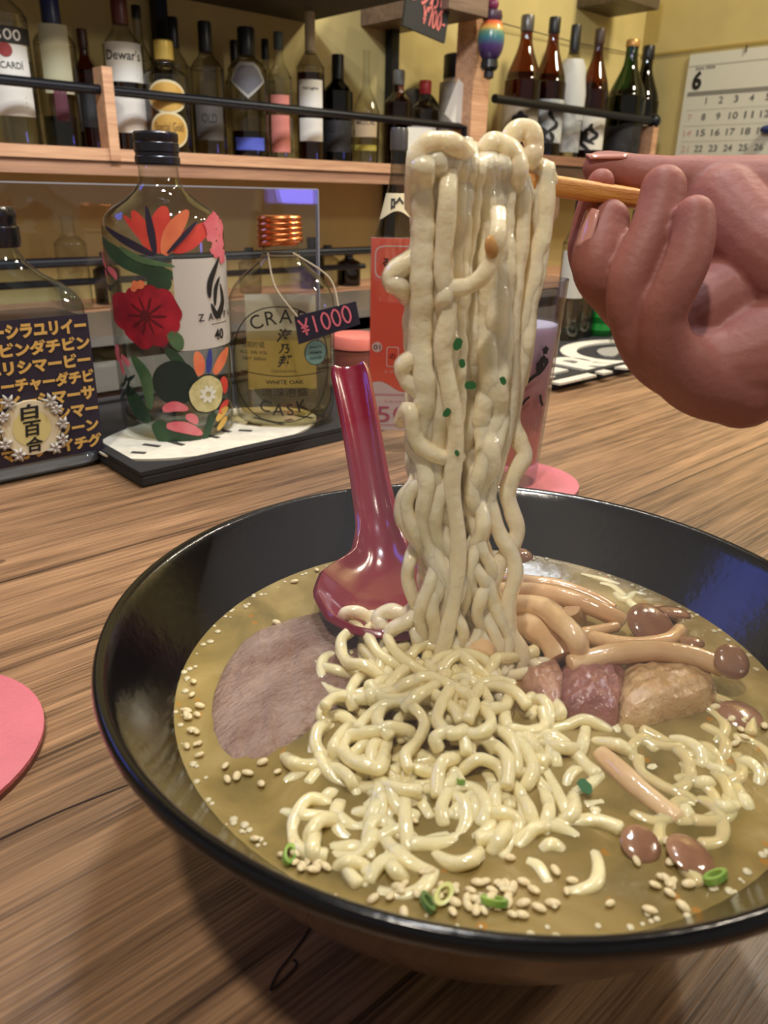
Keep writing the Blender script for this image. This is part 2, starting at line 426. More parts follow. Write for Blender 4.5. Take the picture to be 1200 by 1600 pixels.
# the wooden post between the two shelves
xq = X_at(750, 120, YF)
o = mk('wooden_post', G().box((xq-.028, YF-.005, at(165, 492, y=1.33).z+.0005), (xq+.028, YF+.05, at(745, 20, y=YF).z)), SALMON, smooth=False)
tag(o, 'upright pale wooden post between the liquor shelf and the sake shelf', 'post')
zb = at(728, 24, y=YF-.04).z
o = mk('wooden_beam', G().box((X_at(690, 10, YF-.04), YF-.06, zb), (X_at(752, 10, YF-.04), YB, zb+.10)), wood('grey beam wood', (92, 74, 62), (140, 116, 98), (2, 30, 30), seed=12), smooth=False)
tag(o, 'short grey-brown beam end above the wooden post', 'beam')
p = at(970, 12, y=YB-.08)
o = mk('wooden_bracket', G().box((p.x-.10, YB-.16, p.z-.005), (p.x+.07, YB, p.z+.09)), wood('dark bracket wood', (70, 58, 46), (104, 88, 66), seed=14), smooth=False)
tag(o, 'dark wooden bracket high in the yellow wall corner', 'bracket')

# ---------------- lower back counter ----------------
ZL = at(165, 492, y=1.33).z
bc = thing('back_counter', 'low wooden back counter with dark cupboards beneath the liquor shelf', 'counter', (0, 1.33, ZL))
mk('worktop', G().box((-.9, 0, -.03), (2.3, .22, 0)), SALMON, bc, smooth=False)
mk('cupboard', G().box((-.9, .03, -.9), (2.3, .22, -.03)), mat('dark brown cupboard', (84, 60, 48), .6, var=.15, vscale=20), bc, smooth=False)
mk('rail', G().tube([(-.9, .006, at(100, 410, y=1.336).z-ZL), (1.17, .006, at(100, 410, y=1.336).z-ZL)], .008, 12), METAL, bc)
mk('rail', G().tube([(-.9, .03, at(100, 442, y=1.36).z-ZL), (1.17, .03, at(100, 442, y=1.36).z-ZL)], .006, 10), METAL, bc)
ts = at(170, 540, y=1.0)
o = mk('steel_sink', G().box((-.3, 1.0, ts.z-.02), (1.4, 1.30, ts.z)).box((-.3, 1.0, ts.z-.06), (1.4, 1.012, ts.z+.012)), mat('brushed steel', (205, 200, 190), .3, metal=.8), smooth=False)
tag(o, 'grey steel sink edge behind the bar counter', 'sink')
o = mk('service_cupboard', G().box((-.3, 1.01, -.9), (1.4, 1.29, ts.z-.061)), mat('reddish cupboard', (112, 78, 62), .55, var=.12, vscale=15), smooth=False)
tag(o, 'reddish brown cupboard under the steel sink', 'cupboard')

# ---------------- bottles ----------------
PROF = {
 'spirit': [(.90, 0), (1, .015), (1, .62), (.97, .66), (.80, .71), (.52, .755), (.40, .79), (.36, .86), (.36, 1)],
 'tall':   [(.90, 0), (1, .015), (1, .60), (.94, .65), (.70, .70), (.45, .74), (.34, .78), (.32, .9), (.33, 1)],
 'wide':   [(.90, 0), (1, .015), (1, .64), (.98, .69), (.88, .73), (.60, .77), (.44, .80), (.40, .88), (.40, 1)],
 'sake':   [(.93, 0), (1, .012), (1, .50), (.96, .55), (.84, .62), (.62, .70), (.44, .77), (.34, .83), (.31, .90), (.31, 1)],
 'slim':   [(.92, 0), (1, .015), (1, .42), (.92, .50), (.6, .60), (.36, .66), (.28, .72), (.24, .9), (.28, 1)],
 'jar':    [(.92, 0), (1, .02), (1, .70), (.95, .76), (.82, .80), (.80, 1)],
}
CLEAR = glass('clear bottle glass', (246, 247, 244), (120, 122, 118))
SMOKE = glass('grey bottle glass', (230, 228, 220), (86, 86, 82))
AMBER = glass('amber bottle glass', (168, 112, 62), (48, 26, 12))
GREEN = glass('green bottle glass', (86, 134, 74), (14, 34, 18))
BLUEG = glass('blue bottle glass', (150, 170, 210), (30, 40, 80))
DARKG = glass('near black bottle glass', (46, 44, 46), (10, 10, 12))
BLACK = mat('black cap', (22, 22, 26), .35); WHITE = mat('white label paper', (226, 224, 216), .7)
INK = mat('black print', (22, 20, 20), .6); CREAM = mat('cream label', (214, 200, 160), .65)
GOLD = mat('gold label', (206, 164, 84), .4, metal=.25)
def liquid(name, c, dens=1.0):
    return glass(name, c, tuple(int(x*.6) for x in c), gloss=.6)
def wrap(r, e=.0006): return lambda u, v: Vector(((r+e)*sin(u/r), -(r+e)*cos(u/r), v))
def bottle(name, label, cat, x, y, z, h, r, prof, gm, cap=None, labels=(), liq=None, group=None, capfrac=.86, capr=1.12, sy=1.0):
    t = thing(name, label, cat, (x, y, z), facing(x, y), group)
    P = [(q*r, v*h) for q, v in PROF[prof]]
    sm = [(p.x, p.z) for p in catmull([(a, 0, b) for a, b in P], 3)]
    mk('glass_body', G().lathe(sm, 32, cap1=False, sy=sy), gm, t, sharp=50)
    if cap:
        rc = PROF[prof][-1][0]*r*capr
        mk('cap', G().lathe([(rc*.97, h*capfrac), (rc, h*capfrac+.002), (rc, h*1.0), (rc*.9, h*1.012)], 24), cap, t)
    if liq:
        m_, lv = liq
        Q = [(a*.93, b+.003) for a, b in sm if b <= lv*h]
        mk('liquid', G().lathe(Q, 32, sy=sy), m_, t, sharp=50)
    for L in labels:
        hw, v0, v1, m_, extra = L
        hw = min(hw, 1.5)*r
        d = D2().rect(-hw, v0*h, hw, v1*h, 14, 2)
        lo = decal('label', d, wrap(r, .0005), m_, t)
        if extra:
            d2 = D2(); mm = extra(d2, r, h, v0*h, v1*h, hw)
            decal('lettering_print', d2, wrap(r, .0010), mm or INK, lo)
    return t
def tx(body, fh=.25, cy=.6, fw=None, bold=.01):
    def f(d, r, h, a, b, hw):
        d.text(body, 0, a+(b-a)*cy, (b-a)*fh, hw*2*fw if fw else None, bold)
    return f
def lines(rows, n=3):
    def f(d, r, h, a, b, hw):
        for body, cy, fh, fw in rows: d.text(body, 0, a+(b-a)*cy, (b-a)*fh, hw*2*fw, .01)
        for i in range(n): d.rect(-hw*.6, a+(b-a)*(.12+.07*i), hw*.6, a+(b-a)*(.135+.07*i))
    return f
YS = 1.43
def shelf(px, top, w, y=YS, zs=ZS):
    p = at(px, 225, y=y); d = proj((p.x, y, zs))[2]; x = p.x
    # base sits on the shelf: find x so that the base centre projects to px
    for _ in range(6): x += (px-proj((x, y, zs))[0])*d/FPX*1.3
    h = zat(x, y, top)-zs
    return x, y, zs+.0005, h, w/2*d/FPX
DKRED = mat('dark red cap', (92, 38, 34), .4); NAVY = mat('navy foil', (36, 44, 84), .35); GREYP = mat('pale grey label', (168, 168, 160), .7)
PINKL = mat('pink label', (206, 128, 116), .7); BLKL = mat('black label', (34, 34, 36), .6); YELL = mat('yellow band', (206, 196, 92), .7); TEALL = mat('teal label', (70, 110, 112), .7)
BLUELIGHT = mat('blue light patch', (78, 94, 196), .6); REDDOT = mat('red print', (150, 50, 50), .6); CRM2 = mat('ivory capsule', (206, 190, 154), .5)
SB = 'liquor bottles on the wall shelf'
bt = bottle('liquor_bottle', 'clear rum bottle with large white label and handwritten price band', 'bottle', *shelf(30, -70, 72), 'wide', CLEAR, mat('grey cap', (120, 118, 112), .4),
  [(.95, .16, .54, WHITE, lines([('BACARDÍ', .72, .12, .66)], 3))], (liquid('pale spirit', (232, 232, 222)), .6), SB)
r_ = shelf(30, -70, 72)[4]; h_ = shelf(30, -70, 72)[3]
bd = decal('price_band', D2().rect(-r_*1.2, h_*.545, r_*1.2, h_*.63, 14, 2), wrap(r_, .0022), BLKL, bt)
decal('handwriting_print', handwriting(D2(), '¥800', -r_*.66, h_*.562, h_*.05, r_*.27, .0024), wrap(r_, .003), mat('white chalk', (224, 220, 216), .8), bd)
lb = decal('emblem', D2().disc(0, h_*.508, r_*.26, r_*.26), wrap(r_, .0014), REDDOT, bt)
bottle('liquor_bottle', 'clear bottle with tall navy foil neck and pale oblong label', 'bottle', *shelf(105, -8, 60), 'wide', SMOKE, NAVY,
  [(.72, .36, .80, mat('dull cream label', (176, 172, 142), .7), None), (.30, .18, .38, mat('maroon print', (92, 44, 58), .7), None)], (liquid('blue liquid', (130, 140, 180)), .30), SB, capfrac=.78)
bottle('liquor_bottle', 'small amber bottle with brown cap behind the wooden rail post', 'bottle', *shelf(148, 48, 36, 1.47), 'spirit', AMBER, mat('brown cap', (70, 40, 34), .4), [(1.2, .2, .5, BLKL, None)], None, SB)
bottle('liquor_bottle', 'dark-necked whisky bottle with two white labels right of the rail post', 'bottle', *shelf(207, -14, 58), 'spirit', CLEAR, DKRED,
  [(1.05, .44, .68, WHITE, lines([("Dewar's", .68, .26, .85)], 2)), (1.05, .12, .36, WHITE, lines([], 2))], (liquid('brown whisky', (150, 92, 60)), .60), SB, capfrac=.80)
bottle('liquor_bottle', 'narrow bottle with black cap and pale neck seal behind the two-label whisky', 'bottle', *shelf(232, 12, 34, 1.49), 'spirit', SMOKE, BLACK, [(1.0, .2, .5, GREYP, None)], None, SB, capfrac=.93)
gb = bottle('liquor_bottle', 'rounded bottle with gold oval labels directly above the flowered bottle', 'bottle', *shelf(268, 66, 64, 1.385), 'wide', CLEAR, mat('gold foil', (214, 186, 96), .35, metal=.4), (), (liquid('golden liqueur', (200, 150, 60)), .62), SB, capfrac=.84)
x_, y_, z_, h_, r_ = shelf(268, 66, 64, 1.385)
for n_, cy_, ry_ in (('label', .50, .15), ('label', .20, .17)):
    lo = decal(n_, D2().disc(0, cy_*h_, r_*.95, ry_*h_, rings=5), wrap(r_, .0006), CREAM, gb)
    decal('label_field', D2().disc(0, cy_*h_, r_*.84, ry_*h_*.86, rings=5), wrap(r_, .0012), GOLD, lo)
decal('lettering_print', D2().text('Special Gold', 0, .22*h_, .018, r_*1.3, .005), wrap(r_, .002), mat('brown print', (110, 74, 30), .6), gb)
bottle('liquor_bottle', 'bottle with long black cap just right of the gold oval labels', 'bottle', *shelf(284, 30, 40, 1.49), 'spirit', SMOKE, BLACK, [], (liquid('grey liquid', (196, 188, 176)), .5), SB, capfrac=.80)
bottle('liquor_bottle', 'smoky bottle with black screw cap and dark mountain label', 'bottle', *shelf(331, 37, 50), 'spirit', SMOKE, BLACK, [(.9, .12, .40, mat('smoky label', (80, 76, 72), .6), lines([('OLD', .6, .25, .5)], 2))], (liquid('grey liquid', (196, 188, 176)), .6), SB, capfrac=.79)
bottle('liquor_bottle', 'small black-capped bottle hiding behind the diamond label bottle', 'bottle', *shelf(374, 66, 32, 1.50), 'spirit', SMOKE, BLACK, [], None, SB, capfrac=.8)
db = bottle('liquor_bottle', 'round-shouldered bottle with silver diamond label and blue light painted at its base', 'bottle', *shelf(392, 46, 58), 'wide', SMOKE, BLACK, (), (liquid('dark rum', (120, 70, 50)), .42), SB, capfrac=.80)
x_, y_, z_, h_, r_ = shelf(392, 46, 58)
def gem(s): return [(-r_*.62*s, .70*h_), (-r_*.35*s, .735*h_), (r_*.35*s, .735*h_), (r_*.62*s, .70*h_), (r_*.98*s, .60*h_), (0, (.46-.03*(s-1))*h_), (-r_*.98*s, .60*h_)]
lo = decal('label', D2().poly([(x, .60*h_+(y-.60*h_)) for x, y in gem(1)]), wrap(r_, .0006), GREYP, db)
decal('label_field', D2().poly([(x*.86, .61*h_+(y-.61*h_)*.80) for x, y in gem(1)]), wrap(r_, .0012), mat('slate label', (104, 104, 112), .6), lo)
decal('label', D2().rect(-r_*.8, .06*h_, r_*.8, .16*h_, 10), wrap(r_, .0006), BLUELIGHT, db)  # blue light at the bottle's foot, painted as a patch
bottle('liquor_bottle', 'small capped bottle wedged behind the pink label bottle', 'bottle', *shelf(420, 64, 28, 1.50), 'spirit', SMOKE, BLACK, [], None, SB, capfrac=.85)
bottle('liquor_bottle', 'slim clear bottle with two pink labels', 'bottle', *shelf(440, 53, 36), 'spirit', CLEAR, mat('green grey cap', (74, 84, 78), .5), [(.85, .42, .52, PINKL, None), (.85, .06, .36, PINKL, lines([], 3))], None, SB, capfrac=.88)
bottle('liquor_bottle', 'whisky bottle with ivory neck capsule and white label, tallest mid-shelf', 'bottle', *shelf(487, 22, 42), 'tall', SMOKE, CRM2, [(.95, .36, .56, WHITE, lines([('Single', .7, .12, .6)], 2)), (.95, .14, .30, WHITE, lines([], 2))], (liquid('brown whisky', (150, 92, 60)), .62), SB, capfrac=.74)
bottle('liquor_bottle', 'short black bottle with black label beside the white label whisky', 'bottle', *shelf(528, 88, 46), 'spirit', DARKG, BLACK, [(1.1, .1, .40, BLKL, lines([('GIN', .7, .16, .6)], 3))], None, SB, capfrac=.72)
bottle('liquor_bottle', 'long-necked clear bottle with teal label and yellow strip', 'bottle', *shelf(571, 78, 40), 'slim', CLEAR, None, [(.95, .24, .42, mat('tan label', (190, 168, 134), .7), lines([('MEZCAL', .7, .2, .8)], 1)), (.95, .12, .17, YELL, None)], (liquid('pale spirit', (232, 232, 222)), .4), SB)
bottle('liquor_bottle', 'small pinkish bottle with grey cap left of the hanging white card', 'bottle', *shelf(620, 112, 44), 'spirit', glass('rosy bottle glass', (190, 150, 146), (70, 46, 46)), mat('grey cap', (120, 118, 112), .4), [], (liquid('rose liquid', (190, 130, 120)), .5), SB)
bottle('liquor_bottle', 'dark bottle with red cap and small white label', 'bottle', *shelf(660, 128, 46), 'spirit', SMOKE, mat('red cap', (176, 44, 52), .4), [(.9, .36, .5, WHITE, None)], None, SB)
bottle('liquor_bottle', 'big bottle with wide black screw cap and silvery neck near shelf end', 'bottle', *shelf(711, 88, 60, 1.45), 'jar', mat('silvery sleeve', (176, 170, 158), .45), BLACK, (), None, SB, capfrac=.80, capr=1.05)

# notes, tray and hanging things by the shelf end
p = at(655, 232, y=1.325)
o = mk('price_card', G().box((-.036, -.0008, -.04), (.036, .0008, .04)), WHITE, loc=p, smooth=False); tag(o, 'blank white card hanging from the rail, behind the noodles', 'card')
g = G().box((-.042, -.0008, -.042), (.042, .0008, .042)).xf(lambda q: Matrix.Rotation(radians(28), 3, 'Y')@q)
p = at(722, 168, y=1.36); o = mk('paper_note', g, WHITE, loc=p, smooth=False); tag(o, 'tilted blank white square note on the wide-capped bottle', 'note')
p = at(655, 150, y=1.52)
o = mk('round_tray', G().lathe([(.085, -.004), (.09, 0), (.085, .006), (.07, .008)], 40).xf(lambda q: Matrix.Rotation(radians(84), 3, 'X')@q), mat('dark tray', (40, 38, 40), .3), loc=Vector((p.x, 1.515, ZS+.092)))
tag(o, 'dark round tray leaning on the wall behind the red-capped bottle', 'tray')
p = at(664, 58, y=1.30); ks = proj(p)[2]/FPX
mb = thing('menu_board', 'black hanging menu board with pink handwriting and price', 'sign', p, radians(-4))
mk('panel', G().box((-46*ks, 0, .004), (42*ks, .006, .15)).xf(lambda q: Matrix.Rotation(radians(9), 3, 'Y')@q), mat('blackboard', (38, 38, 40), .6), mb, smooth=False)
d = D2().text('オレンジわり', -12*ks, 55*ks, 26*ks, 105*ks, .03, rot=radians(-9)); handwriting(d, '¥700-', -8*ks, 18*ks, 24*ks, 8*ks, 2.6*ks, rot=radians(-9))
decal('handwriting_print', d, lambda u, v: Vector((u, -.0012, v)), mat('pink chalk', (232, 128, 120), .7), mb)
# rainbow ornament
p = at(767, 62, y=1.29); k = proj(p)[2]/FPX
orn = thing('hanging_ornament', 'egg-shaped rainbow ornament hanging beside the wooden post', 'ornament', p)
body = mk('egg', G().ball((0, 0, 0), 21*k, 21*k, 33*k, 24, 18), MATS['black cap'], orn)
m = bpy.data.materials.new('rainbow glitter'); m.use_nodes = True; nt = m.node_tree; b = nt.nodes['Principled BSDF']; b.inputs['Roughness'].default_value = .25
tc = nt.nodes.new('ShaderNodeTexCoord'); sx = nt.nodes.new('ShaderNodeSeparateXYZ'); nt.links.new(tc.outputs['Generated'], sx.inputs[0])
cr = nt.nodes.new('ShaderNodeValToRGB'); cr.color_ramp.elements[0].position = .05; cr.color_ramp.elements[0].color = rgb(52, 38, 66); cr.color_ramp.elements[1].position = .95; cr.color_ramp.elements[1].color = rgb(206, 76, 60)
for pos, c in ((.35, (80, 56, 110)), (.52, (60, 120, 130)), (.64, (110, 150, 120)), (.72, (226, 180, 90)), (.82, (226, 110, 70))):
    e = cr.color_ramp.elements.new(pos); e.color = rgb(*c)
nt.links.new(sx.outputs['Z'], cr.inputs[0]); nt.links.new(cr.outputs[0], b.inputs['Base Color'])
body.data.materials[0] = m
mk('crown', G().lathe([(14*k, 24*k), (16*k, 30*k), (14*k, 38*k), (6*k, 41*k)], 20), mat('purple crown', (70, 40, 62), .35), orn)
mk('bead', G().ball((0, 0, 47*k), 9*k), mat('magenta bead', (130, 50, 84), .4), orn)
mk('stand_ring', G().lathe([(11*k, -42*k), (14*k, -38*k), (13*k, -28*k)], 20), BLACK, orn)
mk('bell', G().lathe([(2*k, -55*k), (8*k, -52*k), (8*k, -44*k), (3*k, -40*k)], 16), mat('dark bell', (44, 40, 48), .35), orn)
mk('cord', G().tube([(0, 0, 50*k), (0, 0, 130*k)], .0012, 6), BLACK, orn)

# sake bottles
def sake(px, top, w, y, base=247):
    x, y, z, h, r = shelf(px, top, w, y, ZR); return x, y, z, h, r
def brush(seed):
    def f(d, r, h, a, b, hw):
        q = random.Random(seed)
        for i in range(7):
            x, y = q.uniform(-.6, .6)*hw, a+(b-a)*q.uniform(.2, .85)
            d.petal([(x, y), (x+q.uniform(-.3, .3)*hw, y-.012), (x+q.uniform(-.5, .5)*hw, y-.028)], .006)
    return f
INKB = mat('blue black ink', (36, 38, 56), .6); TAN = mat('tan sake label', (176, 166, 148), .7); SNOW = mat('mottled white label', (206, 208, 206), .7, c2=(140, 146, 150), vscale=28)
SK = 'tall sake bottles on the right shelf'
def leaf(d, r, h, a, b, hw):
    c = (a+b)/2
    for q in (90, 20, 160, -15, 195): d.petal([(0, c), (cos(radians(q))*.022, c+sin(radians(q))*.022)], .009)
    return INKB
bottle('sake_bottle', 'tall brown sake bottle with tan label and dark leaf mark', 'bottle', *sake(808, 27, 56, 1.43), 'sake', AMBER, mat('grey foil cap', (100, 98, 96), .3, metal=.5), [(1.3, .10, .40, TAN, leaf)], (liquid('brown fill', (186, 128, 74)), .6), SK, capfrac=.90)
bottle('sake_bottle', 'tall brown sake bottle with mottled white label, second from wooden post', 'bottle', *sake(848, 30, 50, 1.42), 'sake', AMBER, BLACK, [(1.4, .10, .42, SNOW, brush(3))], (liquid('brown fill', (186, 128, 74)), .6), SK, capfrac=.90)
wb = bottle('sake_bottle', 'sake bottle wrapped in white paper with black neck', 'bottle', *sake(880, 42, 44, 1.46), 'sake', SMOKE, BLACK, [(1.3, .05, .36, SNOW, None)], None, SK, capfrac=.80)
x_, y_, z_, h_, r_ = sake(880, 42, 44, 1.46)
mk('paper_wrap', G().lathe([(r_*1.03, h_*.30), (r_*1.05, h_*.5), (r_*1.0, h_*.62), (r_*.86, h_*.70), (r_*.62, h_*.76)], 40, cap0=False, cap1=False).xf(lambda q: q*1.0+Vector((.003*sin(q.z*90+q.x*160), .003*sin(q.z*70), 0))), mat('white wrapping paper', (196, 198, 198), .6, bump=.5, bscale=50), wb)
bottle('sake_bottle', 'amber sake bottle with thin white label and ink marks, left of green bottle', 'bottle', *sake(916, 48, 44, 1.44), 'sake', AMBER, mat('brown foil', (64, 44, 34), .4), [(1.4, .08, .37, WHITE, brush(9))], (liquid('brown fill', (186, 128, 74)), .6), SK, capfrac=.90)
bottle('sake_bottle', 'dark green sake bottle with gold-topped cap', 'bottle', *sake(966, 65, 58, 1.42), 'sake', GREEN, mat('gold top', (196, 150, 90), .35, metal=.5), [(1.2, .04, .30, BLKL, brush(5))], (liquid('green fill', (90, 130, 84)), .6), SK, capfrac=.955)
bottle('sake_bottle', 'near-black sake bottle half hidden behind the green one', 'bottle', *sake(990, 74, 50, 1.50), 'sake', DARKG, BLACK, [(1.3, .06, .34, TAN, brush(6))], None, SK, capfrac=.90)
a_, b_ = at(783, 36, y=1.53), at(1000, 86, y=1.545)
o = mk('wire', G().tube([a_, (a_+b_)/2+Vector((0, 0, -.006)), b_], .0014, 6), mat('dark wire', (70, 58, 40), .5), center=True); tag(o, 'thin dark wire strung on the wall behind the sake bottles', 'wire')

# calendar on the right wall
def wl(px, py): q = at(px, py, x=XR); return q.y, q.z
y0, z1 = wl(1080, 86); _, zbar = wl(1130, 144); yb4, zr22 = wl(1187, 230); yb0, _ = wl(1093, 232)
_, zr1 = wl(1101, 158); pitch = (yb0-yb4)/4; rowh = (zr1-zr22)/3
cal = thing('wall_calendar', 'white June wall calendar with a big 6 on the yellow wall', 'calendar', (XR, y0, z1))
mk('sheet', G().box((-.006, -pitch*7.9, -.44), (-.001, 0, 0)), mat('calendar paper', (222, 222, 206), .75), cal, smooth=False)
cf = lambda u, v: Vector((-.0068, -u, v))
u0 = (y0-yb0)
dk = D2(); y6, z6 = wl(1091, 126); dk.text('6', y0-y6, z6-z1, .052, .030, .045)
decal('month_number', dk, cf, INK, cal)
gr = D2(); y6, z6 = wl(1100, 107); gr.text('June 2026', y0-y6+.008, z6-z1, .011, .062, .02)
for r in range(4):
    for c in range(6):
        n = 1+c+7*r
        decal('day_number_print', D2().text(str(n), u0+pitch*c, zr1-rowh*r-z1, .0185, (None if n == 1 else .013) if n < 10 else .027, .015), cf, mat('grey print', (104, 104, 98), .7), cal)
decal('month_name_print', gr, cf, mat('grey print', (104, 104, 98), .7), cal)
gr = D2().text('3', u0+pitch*4.05, wl(1196, 98)[1]-z1, .02, .014, .02)
decal('corner_number_print', gr, cf, mat('grey print', (104, 104, 98), .7), cal)
decal('header_bar', D2().rect(.012, zbar-z1-.005, pitch*7.6, zbar-z1+.006), cf, mat('grey bar', (138, 136, 126), .7), cal)
rl = D2(); rl.rect(.0, -.033, pitch*7.9, -.0305)
for r in range(5): rl.rect(.014, zr1-rowh*(r+.55)-z1, pitch*7.6, zr1-rowh*(r+.55)-z1+.0012)
decal('rule_print', rl, cf, mat('pale rule', (186, 186, 170), .7), cal)
for r, n in ((1, 7), (2, 14), (3, 21)): decal('sunday_number_print', D2().text(str(n), u0-pitch*.95, zr1-rowh*r-z1, .018, .013 if n < 10 else .026, .015), cf, mat('faded red print', (216, 178, 166), .7), cal)
yq, zq = wl(1168, 77); mk('hanger', G().tube([(-.008, yq-y0, zq-z1-.008), (-.008, yq-y0, zq-z1+.01)], .002, 6), METAL, cal)
p = Vector((XR-.02,)+wl(1204, 203)); o = mk('magnet', G().ball((0, 0, 0), .014, .022, .012), mat('navy plastic', (40, 56, 110), .3), loc=p); tag(o, 'navy blue magnet on the calendar at the picture edge', 'magnet')
o.rotation_euler = (0, 0, 0)

# dim things on the low back counter
LB = 'dim bottles on the low back counter'
def low(px, top, w, y=1.45):
    return shelf(px, top, w, y, ZL)
bottle('liquor_bottle', 'clear glass bottle standing low behind the flowered bottle, by the pane', 'bottle', *low(122, 338, 46), 'wide', CLEAR, None, (), None, LB)
for i, (px, top, w, lab) in enumerate(((172, 395, 40, 'dim squat bottle low behind the flowered bottle'), (392, 388, 34, 'dim bottle low behind the copper-capped flask'), (488, 372, 38, 'dark bottle low beside the pane edge'), (512, 384, 34, 'dim dark bottle low left of the red card'), (545, 392, 36, 'dim bottle low just left of the red card stand'))):
    bottle('liquor_bottle', lab, 'bottle', *low(px, top, w, 1.46), 'spirit', SMOKE if i % 2 else DARKG, BLACK, (), None, LB)
# ---------------- things on the bar counter ----------------
RUBBER = mat('black rubber', (30, 29, 31), .75, bump=.3, bscale=900)
MW = mat('raised white rubber', (214, 208, 190), .7, var=.08, vscale=120)
MX0, MX1, MY0, MY1 = .2045, 1.22, .464, .664
bm_ = thing('bar_mat', 'long black rubber bar mat with raised white lettering and rings', 'mat', (MX0, MY0, 0))
sl = mk('mat_body', G().box((0, 0, 0), (MX1-MX0, MY1-MY0, .0085)), RUBBER, bm_, smooth=False); bevel(sl, .002)
g = G()
for a, b in (((0, 0, .0085), (MX1-MX0, .008, .0115)), ((0, MY1-MY0-.008, .0085), (MX1-MX0, MY1-MY0, .0115)), ((0, .008, .0085), (.008, MY1-MY0-.008, .0115)), ((MX1-MX0-.008, .008, .0085), (MX1-MX0, MY1-MY0-.008, .0115))): g.box(a, b)
mk('mat_rim', g, RUBBER, bm_, smooth=False)
def raised(name, d, z0, z1, m, parent):
    """a flat shape with real thickness"""
    g = G(); n = len(d.v); g.add([(x, y, z1) for x, y in d.v]+[(x, y, z0) for x, y in d.v], d.f)
    from collections import Counter
    ed = Counter(); od = {}
    for f in d.f:
        for i in range(len(f)):
            e = (f[i], f[(i+1) % len(f)]); ed[tuple(sorted(e))] += 1; od[tuple(sorted(e))] = e
    g.f += [(a, a+n, b+n, b) for k, (a, b) in od.items() if ed[k] == 1]
    return mk(name, g, m, parent, smooth=False)
el = at(335, 672, z=.01); ex, ey = el.x-MX0, el.y-MY0
d = D2().disc(ex, ey, .088, .050, 72, 3)
ell = raised('oval_logo', d, .0085, .0098, MW, bm_)
raised('logo_ring', D2().ring(ex, ey, .088, .050, .009, 80), .0085, .0101, MW, ell)
d = D2()
for i in range(11): d.stroke([(ex-.075+i*.015, ey+.012*((i % 3)-1)), (ex-.068+i*.015, ey-.02+.008*(i % 2))], .004)
raised('logo_mark_pattern', d, .0098, .0102, mat('dark relief', (60, 56, 50), .8), ell)
q = at(905, 577, z=.01)
for i, ch in enumerate('BEER'): raised('letter_print', D2().text(ch, q.x-MX0-.085+.080*(i-1.5), q.y-MY0+.012, .085, .066, .03), .0085, .0108, MW, bm_)
q = at(990, 553, z=.01)
rg = D2().ring(q.x-MX0+.005, q.y-MY0+.015, .082, .062, .02, 60)
rl = raised('ring_logo', rg, .0085, .0108, MW, bm_)
d = D2().petal([(q.x-MX0-.04, q.y-MY0+.01), (q.x-MX0, q.y-MY0+.03), (q.x-MX0+.06, q.y-MY0+.005)], .014); d.petal([(q.x-MX0-.01, q.y-MY0-.02), (q.x-MX0+.03, q.y-MY0+.01)], .008)
raised('ring_emblem', d, .0085, .0106, mat('grey relief', (150, 146, 136), .7), rl)

# --- square katakana bottle ---
bx, by, hx, hy = .1618, .559, .0472, .031
zf = lambda py, px=150: at(px, py, y=by-hy).z
sb = thing('square_bottle', 'square clear bottle with navy and gold katakana label, standing on bare wood', 'bottle', (bx, by, 0))
zs, zc0, zc1 = zf(466, 130), zat(bx-.03, by, 382), zat(bx-.03, by, 322)
NX = -.0300
SG = glass('thick clear glass', (232, 240, 244), (110, 122, 140))
prof = [(hx*.97, hy*.95, 0, 9), (hx, hy, .004, 9), (hx, hy, zs-.006, 9), (hx*.985, hy*.97, zs-.002, 8), (hx*.93, hy*.92, zs+.003, 7), (hx*.80, hy*.82, zs+.009, 5), (hx*.60, hy*.70, zs+.015, 3.4), (.0205, .0185, zs+.022, 2.3), (.0165, .0160, zs+.030, 2), (.0155, .0155, zc0, 2)]
g = G().super(prof, 64, cap1=False); g.xf(lambda p: Vector((p.x+NX*0, p.y, p.z)))
mk('glass_body', g, SG, sb, sharp=60)
mk('liquid', G().super([(hx*.92, hy*.86, .012, 8), (hx*.94, hy*.88, .02, 8), (hx*.94, hy*.88, zs-.012, 8)], 48), glass('clear spirit', (240, 242, 238), (170, 176, 178), gloss=.5), sb, sharp=60)
m = mat('blue-lit glass foot', (222, 234, 250), .06, spec=.8); m.node_tree.nodes['Principled BSDF'].inputs['Transmission Weight'].default_value = .35  # brightness and blue reflections of the clear base are put into this colour
mk('glass_foot', G().super([(hx*.90, hy*.86, .0008, 8), (hx*.965, hy*.93, .003, 9), (hx*.965, hy*.93, .0075, 9), (hx*.90, hy*.84, .0110, 8)], 48), m, sb, sharp=40)
g = G().lathe([(.0185, zc0-.002), (.0192, zc0+.002), (.0192, zc0+.010), (.0178, zc0+.011), (.0178, zc0+.014), (.0186, zc0+.016), (.0186, zc1-.003), (.017, zc1), (.0, zc1+.0005)], 40, cap1=False)
mk('cap', g, mat('glossy black cap', (20, 20, 26), .2), sb)
ly0, ly1 = zf(700, 164), zf(490, 135)
LN = mat('navy label', (34, 26, 46), .55); KG = mat('ochre gold katakana', (208, 168, 92), .5)
lb = mk('label', G().box((-hx*.995, -hy-.0008, ly0), (hx*.96, -hy-.0002, ly1)), LN, sb, smooth=False)
rows = ['イーリーシラユリイー', 'リーシビンダチビン', 'シラユリシマービー', 'イービーチャーダチビ', 'チカリイーシマーサ', 'シマーサーリシマー', 'ダチビンイキワーン', 'カイマガリーイチグ']
d = D2(); rh = (ly1-ly0)/8.3
for i, s in enumerate(rows):
    d.text(s, .0005*((i % 2)*2-1), ly1-rh*(i+.62), rh*.84, hx*1.86, .055)
decal('katakana_print', d, lambda u, v: Vector((u, -hy-.0013, v)), KG, lb)
